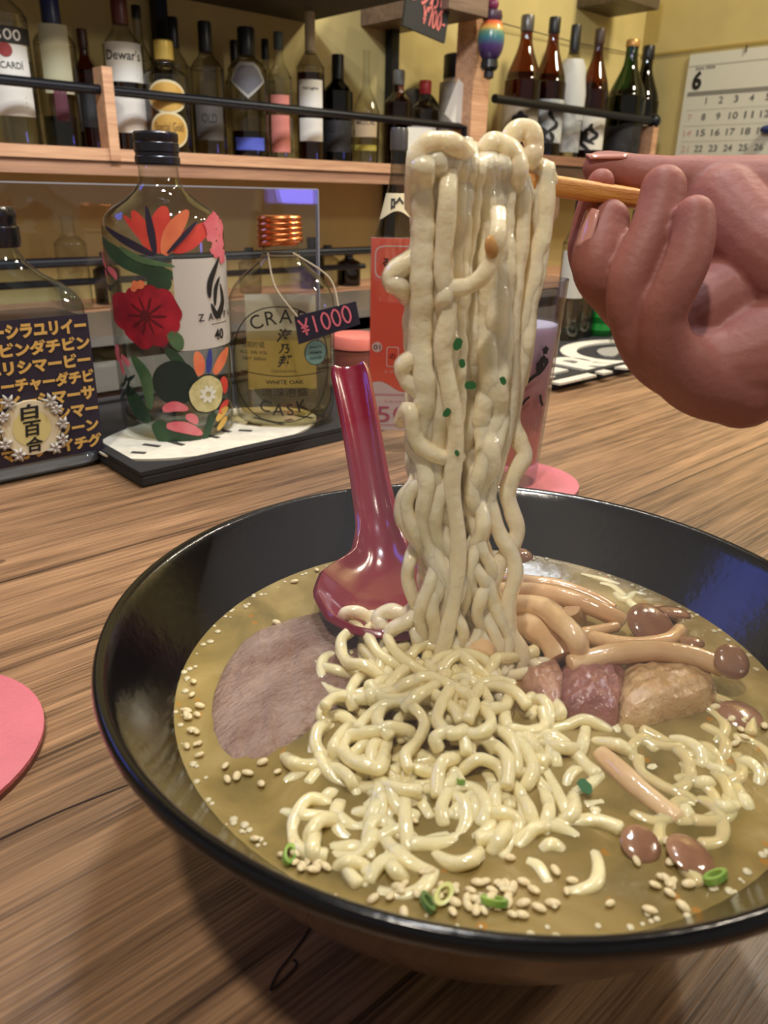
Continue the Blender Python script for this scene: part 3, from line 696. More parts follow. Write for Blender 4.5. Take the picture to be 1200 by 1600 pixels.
ec = at(47, 667, y=by-hy); ux, uz = ec.x-bx, ec.z
em = raised('emblem', D2().disc(0, 0, .0195, .0185, 40, 3), 0, .002, mat('ivory emblem', (216, 206, 176), .5), sb)
em.matrix_local = Matrix.Translation((ux, -hy-.0014, uz)) @ Matrix.Rotation(radians(90), 4, 'X')
d = D2()
for ch, dy in (('白', .0112), ('百', -.0002), ('合', -.0112)): d.text(ch, 0, dy, .0105, .0115, .03, shear=.12)
k_ = decal('kanji_print', d, lambda u, v: Vector((u, v, .0025)), INK, em)
d = D2().disc(0, 0, .0125, .0125); decal('emblem_field', d, lambda u, v: Vector((u, v, .0022)), mat('pale gold field', (208, 196, 132), .5), em)
SIL = mat('silvery relief', (176, 170, 164), .4, var=.2, vscale=300, bump=.6, bscale=400)
q = random.Random(4)
for side in (-1, 1):
    g = G()
    for i in range(5):
        a = radians(-52+26*i+q.uniform(-6, 6)); r = q.uniform(.0195, .0235); cx, cz = side*r*cos(a), r*sin(a)
        for k in range(6):
            b2 = a*side+2*pi*k/6+i; l = q.uniform(.0042, .0060)
            g.tube(catmull([(cx, cz, .0018), (cx+cos(b2)*l*.5, cz+sin(b2)*l*.5, .0030), (cx+cos(b2)*l, cz+sin(b2)*l, .0016)], 3), [.0006, .0009, .0012, .0013, .0011, .0007, .0003], 6)
        g.ball((cx, cz, .0024), .0011, .0011, .001, 8, 5)
    mk('lily_relief', g, SIL, em)

# --- flower-printed round bottle ---
zm = .0104
c0 = at(283, 689, z=zm); RZ = 88*proj(c0)[2]/FPX*1.03
dv = Vector((c0.x, c0.y, 0)).normalized(); zx, zy = c0.x+dv.x*RZ, c0.y+dv.y*RZ
RZ = 87.5*proj((zx, zy, .08))[2]/FPX
fx, fy = zx-dv.x*RZ, zy-dv.y*RZ
zb = thing('flower_bottle', 'tall round bottle printed with red hibiscus and tropical flowers', 'bottle', (zx, zy, zm), facing(zx, zy))
za = lambda py: zat(zx, zy, py)-zm
kz = lambda py: proj((zx, zy, za(py)+zm))[2]/FPX
prof = [(RZ*.90, 0), (RZ*.97, .003), (RZ, .009), (RZ, za(362)), (RZ*.985, za(350)), (RZ*.93, za(337)), (RZ*.80, za(325)), (RZ*.60, za(313)), (RZ*.44, za(300)), (31*kz(285), za(285)), (30.5*kz(262), za(262)), (30.5*kz(255), za(245))]
mk('glass_body', G().lathe(prof, 64, cap1=False), glass('print bottle glass', (240, 243, 241), (120, 126, 126)), zb, sharp=50)
g = G().lathe([(33*kz(255), za(258)), (34.5*kz(255), za(256)), (34.5*kz(250), za(246)), (33*kz(245), za(244)), (33*kz(245), za(239)), (34.5*kz(240), za(237)), (34.5*kz(220), za(224)), (33*kz(220), za(222)), (34.5*kz(210), za(219)), (34.5*kz(210), za(209)), (32*kz(206), za(206)), (0, za(205.5))], 40, cap1=False)
mk('cap', g, mat('navy black cap', (26, 25, 34), .3), zb)
mk('liquid', G().lathe([(RZ*.86, .010), (RZ*.93, .016), (RZ*.93, za(640))], 48), glass('clear spirit', (240, 242, 238), (170, 176, 178), gloss=.5), zb, sharp=50)
def pz(px, py):
    cx = 271+(py-345)*.031
    t = max(-.995, min(.995, (px-cx)/87.5)); return RZ*math.asin(t), zat(fx, fy, py)-zm
zw = wrap(RZ, .0005); zw2 = wrap(RZ, .0010); zw3 = wrap(RZ, .0014)
PC = {'red': mat('crimson print', (176, 28, 50), .5, c2=(118, 12, 34), vscale=60), 'coral': mat('coral print', (226, 84, 66), .5, c2=(206, 60, 58), vscale=50), 'orange': mat('orange print', (236, 140, 92), .5, c2=(222, 110, 78), vscale=50),
      'pink': mat('pink print', (214, 84, 104), .5, c2=(226, 130, 138), vscale=60), 'green': mat('green print', (52, 84, 54), .5, c2=(34, 58, 42), vscale=50), 'lgreen': mat('leaf print', (92, 122, 84), .5, c2=(56, 92, 60), vscale=50),
      'dark': mat('dark green print', (26, 44, 40), .45), 'ink': mat('violet ink print', (44, 36, 58), .5), 'blue': mat('blue print', (52, 64, 140), .5), 'cream': mat('lime flesh print', (214, 206, 156), .5, c2=(190, 180, 120), vscale=200), 'yellow': mat('yellow print', (220, 180, 90), .5)}
def zpetals(name, m, lst, fn=zw):
    d = D2()
    for pts, w in lst: d.petal([pz(*p) for p in pts], w*.00055)
    return decal(name, d, fn, PC[m], zb)
u0, v0 = pz(285, 549); v1 = pz(285, 405)[1]
lab = decal('label', D2().rect(u0, v0, RZ*1.75, v1, 24, 3), wrap(RZ, .0006), mat('frosted white label', (200, 196, 188), .6), zb)
d = D2()
for i, ch in enumerate('ZANPA'): d.text(ch, RZ*radians(29+11.3*i), pz(320, 499)[1], .0052, None, .01)
d.text('40', RZ*radians(50.5), pz(344, 529)[1], .0080, .0105, .03)
d.rect(RZ*radians(40), pz(340, 512)[1], RZ*radians(66), pz(340, 512)[1]+.0005, 8)
cu, cv = RZ*radians(48), pz(341, 455)[1]
d.petal([(cu-.006, cv-.006), (cu-.004, cv+.006), (cu+.008, cv+.022)], .0026, tip=.05); d.petal([(cu-.005, cv-.010), (cu+.001, cv-.019), (cu+.009, cv-.010), (cu+.007, cv+.003)], .003, tip=.05, base=.05); d.petal([(cu-.001, cv-.012), (cu+.001, cv), (cu+.007, cv+.008)], .002, tip=.05)
decal('lettering_print', d, zw2, INK, lab)
zpetals('paradise_flower_print', 'coral', [([(265, 396), (266, 360), (275, 322)], 13), ([(281, 390), (306, 374), (338, 349)], 12), ([(258, 396), (247, 365), (232, 330)], 10), ([(258, 394), (236, 360), (220, 338)], 5)])
zpetals('paradise_flower_print', 'orange', [([(271, 398), (284, 362), (305, 328)], 10)], zw2)
zpetals('petal_print', 'orange', [([(313, 590), (313, 570), (309, 551)], 8)], zw2)
zpetals('petal_print', 'orange', [([(334, 590), (347, 572), (358, 556)], 9)], zw2)
zpetals('sepal_print', 'ink', [([(259, 398), (255, 360), (251, 322)], 4.5), ([(258, 399), (228, 382), (195, 357)], 5), ([(275, 396), (300, 366), (316, 345)], 3)], zw3)
zpetals('sepal_print', 'blue', [([(325, 588), (327, 570), (329, 549)], 5)], zw3)
for pts, w in (([(187, 379), (226, 412), (284, 430)], 11), ([(246, 440), (262, 442), (279, 440)], 14), ([(266, 545), (280, 560), (300, 590)], 7), ([(244, 660), (275, 690), (312, 692)], 17), ([(316, 692), (324, 672), (333, 648)], 6), ([(208, 610), (222, 640), (238, 660)], 14)): zpetals('leaf_print', 'green', [(pts, w)])
for pts, w in (([(212, 388), (240, 406), (284, 416)], 4), ([(220, 560), (236, 590), (240, 640)], 9), ([(272, 520), (282, 532), (286, 548)], 9)): zpetals('leaf_print', 'lgreen', [(pts, w)], zw2)
zpetals('fern_print', 'dark', [([(200, 630), (208, 615), (216, 590)], 2.5), ([(202, 622), (212, 618), (220, 612)], 2.5), ([(200, 612), (206, 604), (210, 590)], 2.5), ([(206, 598), (214, 596), (222, 588)], 2.5)], zw3)
hc = (243, 494); L = []
for k in range(5):
    a = radians(90+72*k+10); L.append(([hc, (hc[0]+26*cos(a), hc[1]-26*sin(a)), (hc[0]+47*cos(a), hc[1]-47*sin(a))], 24))
hb = D2()
for pts, w in L: hb.petal([pz(*p) for p in pts], w*.00055, tip=.55, base=.2)
uu_, vv_ = pz(*hc); hb.disc(uu_, vv_, 30*.0005, 30*.0005, wob=.05)
hib = decal('hibiscus_print', hb, zw2, PC['red'], zb)
d = D2().disc(uu_-.001, vv_, .004, .004)
for k in range(10):
    a = 2*pi*k/10; d.petal([(uu_+.003*cos(a), vv_+.003*sin(a)), (uu_+.014*cos(a), vv_+.014*sin(a))], .0008)
decal('hibiscus_heart', d, zw3, mat('deep maroon print', (92, 10, 26), .5), hib)
zpetals('blossom_print', 'orange', [([(234, 452), (228, 440)], 5), ([(234, 450), (242, 440)], 5), ([(232, 452), (224, 452)], 4)], zw3)
zpetals('blossom_print', 'pink', [([(192, 424), (187, 408), (188, 396)], 5), ([(194, 424), (202, 430), (206, 440)], 5), ([(190, 428), (192, 438)], 4)], zw3)
zpetals('blossom_print', 'pink', [([(200, 545), (198, 560), (201, 572)], 7), ([(204, 560), (212, 570), (216, 574)], 5), ([(202, 566), (204, 580), (206, 592)], 4)], zw3)
zpetals('blossom_print', 'pink', [([(258, 640), (275, 634), (294, 640)], 7), ([(262, 664), (288, 668), (313, 681)], 8), ([(290, 650), (300, 655), (306, 664)], 6)], zw3)
d = D2()
for i, (px, py) in enumerate(((341, 345), (350, 358), (338, 368), (350, 382), (343, 392), (352, 404), (336, 352))): d.disc(*pz(px, py), .0065, .0055, wob=.12, ph=i)
decal('heliconia_print', d, zw2, PC['pink'], zb)
u_, v_ = pz(278, 598); dk_ = decal('lime_print', D2().disc(u_, v_, .0165, .0165, rings=5), zw2, PC['dark'], zb)
u_, v_ = pz(323, 620); d = D2().disc(u_, v_, .0155, .0150, rings=4, wob=.02); cl = decal('cut_lime_print', d, zw3, PC['dark'], zb)
decal('lime_flesh', D2().disc(u_, v_, .0142, .0138, rings=4, wob=.02), wrap(RZ, .0018), PC['cream'], cl)
d = D2()
for k in range(8):
    a = 2*pi*k/8+.2; d.petal([(u_+.002*cos(a), v_+.002*sin(a)), (u_+.007*cos(a), v_+.007*sin(a))], .0016)
decal('lime_core', d, wrap(RZ, .0022), mat('pale lime core', (222, 222, 206), .5), cl)
zpetals('blossom_print', 'coral', [([(345, 600), (350, 612), (349, 626)], 8), ([(340, 655), (348, 645), (355, 640)], 6)], zw3)
zpetals('blossom_print', 'yellow', [([(335, 665), (345, 655), (354, 650)], 6), ([(336, 680), (346, 670), (352, 664)], 5)], zw3)

# --- copper capped flask ---
c0 = at(446, 664, z=zm); dv = Vector((c0.x, c0.y, 0)).normalized(); FY = .026
cx_, cy_ = c0.x+dv.x*FY*.8, c0.y+dv.y*FY*.8
fk = thing('flask_bottle', 'flat clear flask of pale yellow spirit with copper ringed cap', 'bottle', (cx_, cy_, zm), facing(cx_, cy_))
fa = lambda py: zat(cx_, cy_, py)-zm
kf = proj((cx_, cy_, .08))[2]/FPX
sec = [(664, 52, .72), (657, 66, .9), (645, 76, .98), (625, 80, 1), (480, 81.5, 1), (462, 79, .98), (447, 72, .93), (433, 61, .85), (421, 48, .74), (411, 37, .66), (403, 30, .62), (396, 27, .60), (372, 26.5, .60)]
prof = []
for py, hw, q in sec:
    w = hw*kf; dep = max(FY*q, 0) if py > 405 else w
    prof.append((w, dep if py > 400 else w, max(0, fa(py)), 2.5 if py > 430 else 2.1))
prof[0] = (prof[0][0], prof[0][1], 0, 2.5)
fg = mk('glass_body', G().super(prof, 64, cap1=False), glass('flask glass', (247, 247, 243), (130, 132, 122)), fk, sharp=60)
HX = 81*kf
mk('liquid', G().super([(HX*.84, FY*.82, .008, 2.5), (HX*.92, FY*.88, .016, 2.5), (HX*.94, FY*.90, fa(600), 2.5), (HX*.94, FY*.90, fa(524), 2.5)], 56), glass('pale yellow spirit', (252, 246, 220), (238, 222, 176), gloss=.4), fk, sharp=60)
g = G(); COP = mat('copper wire', (214, 128, 76), .25, metal=1)
zcap = [fa(y) for y in (378, 369, 360, 351, 342)]
for i, z in enumerate(zcap):
    R_ = (30-.4*i)*kf; g.tube([(R_*cos(a*pi/16), R_*sin(a*pi/16), z+.0012*cos(a*pi/16+.5)*(2-i*.4)) for a in range(33)], .0026, 10, caps=False)
cp = mk('cap', G().lathe([(27*kf, zcap[0]-.002), (28.5*kf, zcap[0]), (28.5*kf, zcap[-1]+.002), (27*kf, fa(337)), (0, fa(336.5))], 40, cap1=False), mat('copper cap', (196, 112, 66), .35, metal=.9), fk)
mk('wire_coil', g, COP, cp)
def ffront(u): return -FY*max(0, 1-abs(u/HX)**2.5)**(1/2.5)
ff = lambda u, v: Vector((u, ffront(u)-.0008, v))
fp = lambda px, py: ((px-447)*kf, zat(cx_-dv.x*FY, cy_-dv.y*FY, py)-zm)
FI = mat('black glass print', (30, 28, 24), .6)
d = D2()
cxp, cyp = fp(443, 572); d.ring(cxp, cyp, 72*kf, 88*kf, .0008, 72, p=2.35)
for ch, px, py, ro in (('C', 408, 504, .42), ('R', 430, 497, .16), ('A', 452, 494, -.02), ('F', 474, 497, -.2), ('T', 494, 505, -.4)): d.text(ch, *fp(px, py), .0105, None, .004, rot=ro)
for ch, px, py, ro in (('C', 417, 634, -.25), ('A', 437, 640, -.08), ('S', 455, 640, .08), ('K', 474, 634, .25)): d.text(ch, *fp(px, py), .0095, None, .004, rot=ro)
for ch, py, h in (('海', 524, .0105), ('乃', 545, .0078), ('邦', 564, .0100)): d.text(ch, *fp(449, py), h, None, .03, shear=.25)
d.text('WHITE OAK', *fp(448, 597), .0032, .030, .02); d.text('琉球泡盛', *fp(447, 613), .0066, .037, .0)
d.text('長期貯蔵', *fp(402, 539), .0052, .018, .0); d.text('ALC. 50% VOL.', *fp(403, 551), .0024, .022, .01); d.text('NET 500ml', *fp(403, 561), .0024, .018, .01); d.text('OKINAWA', *fp(447, 580), .0022, .02, .0)
a0, b0 = fp(382, 581); a1, b1 = fp(510, 583); am, bm2 = fp(446, 588); d.stroke([(a0, b0), (am, bm2), (a1, b1)], .0007, 10)
pr = decal('lettering_print', d, ff, FI, fk)
u_, v_ = fp(496, 552); sd = decal('seal', D2().disc(u_, v_, .0090, .0100, rings=4), lambda u, v: Vector((u, ffront(u)-.001, v)), mat('teal seal', (120, 164, 158), .5), fk)
d = D2().ring(u_, v_, .0086, .0096, .0006, 40)
for i, s in enumerate(('QUALITY', 'AWAMORI', 'GOOD')): d.text(s, u_, v_+.0042-.0042*i, .0018, .010, .02)
decal('seal_print', d, lambda u, v: Vector((u, ffront(u)-.0014, v)), FI, sd)
bk = decal('back_label', D2().rect(-HX*.72, fa(618), HX*.66, fa(466), 10, 2), lambda u, v: Vector((u, -ffront(u)+.0008, v)), mat('back label paper', (236, 234, 222), .7), fk)
# price tag on a string
tg = thing('price_tag', 'navy price tag with pink handwritten yen 1000, tied to the flask neck', 'tag', (cx_-dv.x*(FY+.006), cy_-dv.y*(FY+.006), 0), facing(cx_, cy_))
tz = lambda px, py: ((px-447)*kf*.96, zat(cx_-dv.x*(FY+.006), cy_-dv.y*(FY+.006), py))
q = [tz(465, 494), tz(560, 470), tz(567, 506), tz(471, 538)]
g = G().add([(x, 0, z) for x, z in q]+[(x, -.0012, z) for x, z in q], [(0, 1, 2, 3), (7, 6, 5, 4), (0, 4, 5, 1), (1, 5, 6, 2), (2, 6, 7, 3), (3, 7, 4, 0)])
mk('card', g, mat('navy tag card', (34, 32, 54), .6), tg, smooth=False)
x_, z_ = tz(478, 525)
decal('handwriting_print', handwriting(D2(), '¥1000', x_, z_, .0125, .0068, .0014, rot=radians(17), gap=.22), lambda u, v: Vector((u, -.0020, v)), mat('pink marker', (232, 120, 140), .6), tg)
n1, n2 = tz(428, 398), tz(466, 398); m1 = tz(450, 450); e1 = tz(470, 494); m2 = tz(520, 435); e2 = tz(533, 478)
STR = mat('beige string', (170, 156, 132), .8)
sp = lambda P: [Vector((a, b, c)) for a, b, c in P]
mk('string', G().tube(catmull(sp([(n1[0], .020, n1[1]), (m1[0]-.006, .006, m1[1]), (e1[0], -.002, e1[1])]), 8), .0007, 6), STR, tg)
mk('string', G().tube(catmull(sp([(n2[0], .018, n2[1]), (m2[0], .010, m2[1]), (e2[0], -.001, e2[1])]), 8), .0007, 6), STR, tg)
g = G()
for i in range(3): g.tube([((27.8*kf)*cos(a*pi/12), 32+(27.8*kf)*sin(a*pi/12)-32, 0) for a in range(25)], .0008, 6, caps=False)
mk('neck_loop', g.xf(lambda p: Vector((p.x, p.y+FY+.006, p.z+fa(398)+zm))), STR, tg)

# --- clear acrylic pane behind the bottles ---
pa = thing('acrylic_pane', 'clear upright acrylic screen behind the bottles', 'screen', (-.35, .685, 0))
pe = at(497, 340, y=.685); pt = at(250, 291, y=.685)
mk('sheet', G().box((0, 0, .004), (pe.x+.35, .004, pt.z)), glass('acrylic', (248, 249, 250), (200, 210, 218), wall=.2), pa, smooth=False)
mk('edge_strip', G().box((0, -.0003, pt.z), (pe.x+.35, .0043, pt.z+.0012)).box((pe.x+.35, -.0003, .004), (pe.x+.3512, .0043, pt.z)), mat('acrylic edge', (150, 150, 156), .3), pa, smooth=False)
mk('foot_rail', G().box((0, -.008, 0), (pe.x+.35, .012, .004)), mat('acrylic foot', (90, 90, 92), .4), pa, smooth=False)

# --- red menu card in its stand ---
c0 = at(655, 705, z=0); mc = thing('card_stand', 'red and white menu card in a clear acrylic stand behind the spoon', 'card stand', (c0.x, c0.y, 0), facing(c0.x, c0.y)+radians(4))
km = proj((c0.x, c0.y, .07))[2]/FPX
mp_ = lambda px, py: ((px-655+(py-540)*.02)*km, zat(c0.x, c0.y, py))
W0, ztop = mp_(572, 540)[0], mp_(620, 373)[1]; W1 = -W0
zred, zwht = mp_(620, 604)[1], mp_(620, 672)[1]
mk('acrylic_sheet', G().box((W0-.001, -.0028, .0), (W1+.001, -.0018, ztop+.001)).box((W0-.001, -.0018, 0), (W1+.001, .03, .002)), glass('acrylic', (248, 249, 250), (200, 210, 218), wall=.2), mc, smooth=False)
cardp = mk('card', G().box((W0, -.0012, zwht), (W1, -.0002, ztop)), mat('white card', (240, 220, 222), .6), mc, smooth=False)
d = D2(); n = 24; v = []
for i in range(n+1):
    u = W0+(W1-W0)*i/n; v += [(u, zred+.004*sin(i*.55+.4)), (u, ztop)]
d.add(v, [(2*i, 2*i+2, 2*i+3, 2*i+1) for i in range(n)])
cf2 = lambda e: (lambda u, v: Vector((u, -.0012-e, v)))
decal('red_print', d, cf2(.0002), mat('vermilion card print', (250, 100, 80), .55), cardp)
d = D2(); a, b = mp_(612, 411); d.ring(a, b, 31*km, 23*km, .0009, 60, p=5); a, b = mp_(607, 558); d.ring(a, b, 9*km, 15*km, .0007, 40, p=8); a, b = mp_(583, 543); d.disc(a, b, 8*km)
a, b = mp_(618, 581); d.text('スマホで注文', a, b, .0028, .024)
decal('white_print', d, cf2(.0004), mat('white card print', (244, 206, 200), .6), cardp)
d = D2(); a, b = mp_(617, 411); d.text('るちちる', a, b, .0062, .0245, .02); a, b = mp_(607, 557); d.text('の', a, b, .004); a, b = mp_(583, 543); d.text('01', a, b, .0035, .005)
decal('black_print', d, cf2(.0006), INK, cardp)
d = D2(); a, b = mp_(621, 647); d.text('500', a, b, .0125, 78*km, .0)
a, b = mp_(628, 627); d.text('イベントでおとくな', a, b, .0026, 70*km); d.rect(W0, mp_(600, 617)[1], W1, mp_(600, 617)[1]+.0005); d.rect(W0, mp_(600, 664)[1], W1, mp_(600, 664)[1]+.0005)
decal('pink_print', d, cf2(.0006), mat('magenta print', (196, 92, 128), .6), cardp)

# --- pink jar behind, bottles on the mat to the right ---
c0 = at(556, 600, z=.0085); k = proj(c0)[2]/FPX
jr = thing('lidded_jar', 'reddish brown jar with salmon pink lid between flask and menu card', 'jar', (c0.x, c0.y, .0085), 0)
zt_ = zat(c0.x, c0.y, 522)-.0085
mk('jar_body', G().lathe([(33*k, 0), (36*k, .004), (36*k, zt_-.016), (34*k, zt_-.012)], 36), mat('reddish jar', (132, 74, 62), .35), jr)
mk('lid', G().lathe([(38*k, zt_-.012), (38*k, zt_-.002), (36*k, zt_), (0, zt_+.001)], 36, cap1=False), mat('salmon lid', (232, 128, 112), .45), jr)
MB = 'bottles at the far end of the bar mat'
def onmat(px, py, top, w, **kw):
    c = at(px, py, z=.0085); k = proj(c)[2]/FPX; r = w/2*k; dv = Vector((c.x, c.y, 0)).normalized()
    x, y = c.x+dv.x*r, c.y+dv.y*r
    return x, y, .0087, zat(x, y, top)-.0087, r
sk = bottle('sake_bottle', 'clear frosted sake bottle with cream neck tag, left of the lifted noodles', 'bottle', *onmat(614, 600, 205, 74), 'sake', glass('frosted grey glass', (200, 200, 192), (120, 122, 116)), mat('grey foil cap', (120, 118, 114), .35), (), (liquid('misty sake', (206, 206, 198)), .5), MB, capfrac=.93)
x_, y_, z_, h_, r_ = onmat(614, 600, 205, 74)
hb0, hb1 = (zat(x_, y_, 336)-z_), (zat(x_, y_, 302)-z_)
g = G(); n = 14
rr_ = lambda v: r_*interp([(a, b) for b, a in PROF['sake']], v/h_)+.0012
for i in range(n+1):
    t = -1.2+2.4*i/n
    lo = hb0+(.004*cos(t*2.6)); g.v += [Vector((rr_(lo)*sin(t), -rr_(lo)*cos(t), lo)), Vector((rr_(hb1)*sin(t), -rr_(hb1)*cos(t), hb1))]
g.f += [(2*i, 2*i+2, 2*i+3, 2*i+1) for i in range(n)]
nl = mk('neck_label', g, CREAM, sk)
cu_ = (hb0+hb1)/2; d = D2().text('吟', 0, cu_, .013, None, .03)
decal('kanji_print', d, lambda u, v: Vector(((rr_(v)+.0006)*sin(u/rr_(v)), -(rr_(v)+.0006)*cos(u/rr_(v)), v)), INK, nl)
bottle('spirit_bottle', 'clear bottle with pale label right of the pink drink glass', 'bottle', *onmat(884, 533, 300, 40), 'spirit', CLEAR, BLACK, [(1.0, .30, .62, mat('pale beige label', (196, 192, 176), .7), lines([], 3))], (liquid('pale spirit', (232, 232, 222)), .6), MB)
bottle('spirit_bottle', 'clear square-shouldered bottle partly hidden behind the fingertips', 'bottle', *onmat(906, 528, 310, 34), 'spirit', SMOKE, BLACK, [], (liquid('pale spirit', (232, 232, 222)), .5), MB)
c = onmat(935, 526, 330, 48)
gbt = thing('green_bottle', 'ribbed bright green glass bottle below the curled fingers', 'bottle', c[:3], facing(c[0], c[1]), MB)
P = [(c[4]*.9, 0)]
for i in range(24): P.append((c[4]*(1+.07*sin(i*pi/2)), .004+c[3]*.62*i/23))
P += [(c[4]*.8, c[3]*.70), (c[4]*.42, c[3]*.78), (c[4]*.38, c[3])]
mk('glass_body', G().lathe(P, 32), mat('bright green glass', (22, 118, 40), .08, coat=1), gbt)
mk('cap', G().lathe([(c[4]*.44, c[3]*.93), (c[4]*.44, c[3]*1.01)], 20), BLACK, gbt)
bottle('spirit_bottle', 'reddish brown bottle half hidden behind the curled fingers, beside the green bottle', 'bottle', *onmat(972, 517, 330, 40), 'spirit', mat('red brown glass', (112, 44, 28), .12, coat=1), BLACK, (), None, MB)
c = onmat(968, 541, 500, 40)
gt = thing('shot_glass', 'small clear shot glass on the ring logo of the mat', 'glass', c[:3], 0)
mk('glass_body', G().lathe([(c[4]*.8, 0), (c[4]*.85, .004), (c[4]*.98, c[3]), (c[4]*.92, c[3]), (c[4]*.78, .010), (0, .009)], 28, cap1=False), CLEAR, gt)

# --- pink drink in a tumbler on a coaster ---
PINKC = mat('dusty pink leather', (206, 112, 124), .6, var=.06, vscale=60, bump=.3, bscale=500)
RIMSHADE = mat('shaded coaster rim', (112, 70, 58), .7)  # brown shadow around the rim, put into the colour of the base disc
def coaster(x, y, r, label):
    t = thing('round_coaster', label, 'coaster', (x, y, 0), 0, 'pink round coasters')
    mk('base', G().lathe([(r, 0), (r, .0022)], 56), RIMSHADE, t)
    mk('pad', G().lathe([(r, .0022), (r, .0038), (r-.0015, .0046), (0, .0047)], 56, cap1=False), PINKC, t)
c0 = at(799, 762, z=.0047); kt = proj(c0)[2]/FPX; dv = Vector((c0.x, c0.y, 0)).normalized()
RB = 38*kt; gx, gy = c0.x+dv.x*RB, c0.y+dv.y*RB
coaster(gx+.003, gy-.001, .043, 'pink round coaster under the tall pink drink')
tb = thing('tall_glass', 'tall straight glass of pink drink with inked blossom branch', 'glass', (gx, gy, .0048), facing(gx, gy))
gz = lambda py: zat(gx, gy, py)-.0048
HT = gz(434); kt2 = proj((gx, gy, HT))[2]/FPX; RT = 60*kt2*.99
mk('glass_body', G().lathe([(RB*.92, 0), (RB, .003), (RB+(RT-RB)*.5, HT*.5), (RT, HT), (RT*.955, HT), (RB+(RT-RB)*.5-.0018, HT*.5), (RB*.93, .014), (0, .012)], 48, cap1=False), glass('drink glass', (240, 240, 244), (150, 150, 170)), tb, sharp=60)
DR = lambda z: (RB+(RT-RB)*z/HT)*.90
zd = gz(505)
m = bpy.data.materials.new('pink layered drink'); m.use_nodes = True; nt = m.node_tree; b = nt.nodes['Principled BSDF']; b.inputs['Roughness'].default_value = .15
b.inputs['Subsurface Weight'].default_value = .4; b.inputs['Subsurface Radius'].default_value = (.012, .008, .008); b.inputs['Subsurface Scale'].default_value = 1
tc = nt.nodes.new('ShaderNodeTexCoord'); sx = nt.nodes.new('ShaderNodeSeparateXYZ'); nt.links.new(tc.outputs['Generated'], sx.inputs[0])
cr = nt.nodes.new('ShaderNodeValToRGB'); cr.color_ramp.elements[0].position = 0; cr.color_ramp.elements[0].color = rgb(226, 128, 92); cr.color_ramp.elements[1].position = 1; cr.color_ramp.elements[1].color = rgb(226, 220, 240)
for pos, cc in ((.35, (232, 146, 130)), (.62, (238, 178, 176)), (.8, (230, 200, 216))): e = cr.color_ramp.elements.new(pos); e.color = rgb(*cc)
nt.links.new(sx.outputs['Z'], cr.inputs[0]); nt.links.new(cr.outputs[0], b.inputs['Base Color'])
mk('drink', G().lathe([(DR(.015), .015), (DR(zd*.5), zd*.5), (DR(zd), zd)], 40), m, tb, sharp=60)
gmap = lambda px, py: (math.asin(max(-.98, min(.98, (px-(799+(757-py)*.066))/(interp([(430, 61), (757, 38)], py)))))*DR(gz(py)), gz(py))
d = D2()
d.stroke([gmap(x, y) for x, y in ((815, 590), (828, 578), (840, 570), (850, 555))], .0022); d.stroke([gmap(x, y) for x, y in ((812, 622), (818, 613), (824, 608))], .0014); d.stroke([gmap(x, y) for x, y in ((840, 606), (841, 616), (844, 624))], .0018)
for x, y, r in ((846, 538, .0020), (838, 560, .0022), (843, 551, .0018)): d.disc(*gmap(x, y), r, r*1.3, wob=.15)
d.petal([gmap(837, 575), gmap(838, 562), gmap(842, 548)], .0022); d.petal([gmap(846, 560), gmap(849, 550)], .0016)
decal('ink_branch', d, lambda u, v: Vector(((DR(v)*1.115+.0003)*sin(u/DR(v)), -(DR(v)*1.115+.0003)*cos(u/DR(v)), v)), INK, tb)
pc = at(60, 1178, z=.004); lr = Vector((CR.x, CR.y, 0)).normalized(); q = pc-lr*.052
coaster(q.x, q.y, .050, 'pink round coaster alone on bare wood, cut off at the picture edge')
# ---------------- the noodle bowl ----------------
BC = Vector((.1506, .1208, 0)); ZRIM, ZSOUP, RR, RS = .078, .0562, .1050, .0874
bw = thing('ramen_bowl', 'wide black lacquer ramen bowl full of broth on the bar', 'bowl', BC)
LACQ = mat('black lacquer', (8, 8, 12), .2, coat=.2, spec=.3, bump=.05, bscale=300)
inner = [(.0, .014), (.05, .020), (.074, .040), (.083, .0505), (.0905, .0605), (.0965, .0685), (.1005, .0742), (.1022, .0768), (.1038, .0780)]
outer = [(.1050, .0775), (.1056, .0760), (.1052, .0742), (.1036, .0728), (.1015, .0700), (.094, .056), (.084, .0395), (.071, .0230), (.058, .0115), (.0525, .0085)]
mk('inner_lacquer', G().lathe([(a+1e-5, b) for a, b in inner]+outer[:4], 128, cap0=False, cap1=False), LACQ, bw, sharp=70)
mk('outer_wall', G().lathe(outer[3:][::-1], 128, cap0=False, cap1=False), mat('brown lacquer outside', (104, 82, 66), .25, coat=.4), bw, sharp=70)
mk('foot_ring', G().lathe([(.048, 0), (.0515, .0005), (.0525, .0085), (.046, .0085)], 96), mat('brown lacquer outside', (96, 74, 58), .22), bw)

# broth
m = bpy.data.materials.new('cloudy broth'); m.use_nodes = True; nt = m.node_tree; N = nt.nodes; L = nt.links; b = N['Principled BSDF']
b.inputs['Roughness'].default_value = .18; b.inputs['Coat Weight'].default_value = .2; b.inputs['Subsurface Weight'].default_value = .25; b.inputs['Subsurface Radius'].default_value = (.006, .004, .002); b.inputs['Subsurface Scale'].default_value = 1
tc = N.new('ShaderNodeTexCoord')
n1 = N.new('ShaderNodeTexNoise'); n1.inputs['Scale'].default_value = 26; n1.inputs['Detail'].default_value = 6; n1.inputs['Distortion'].default_value = 1.2; L.new(tc.outputs['Object'], n1.inputs['Vector'])
cr = N.new('ShaderNodeValToRGB'); cr.color_ramp.elements[0].position = .32; cr.color_ramp.elements[0].color = rgb(112, 98, 58); cr.color_ramp.elements[1].position = .7; cr.color_ramp.elements[1].color = rgb(174, 154, 104)
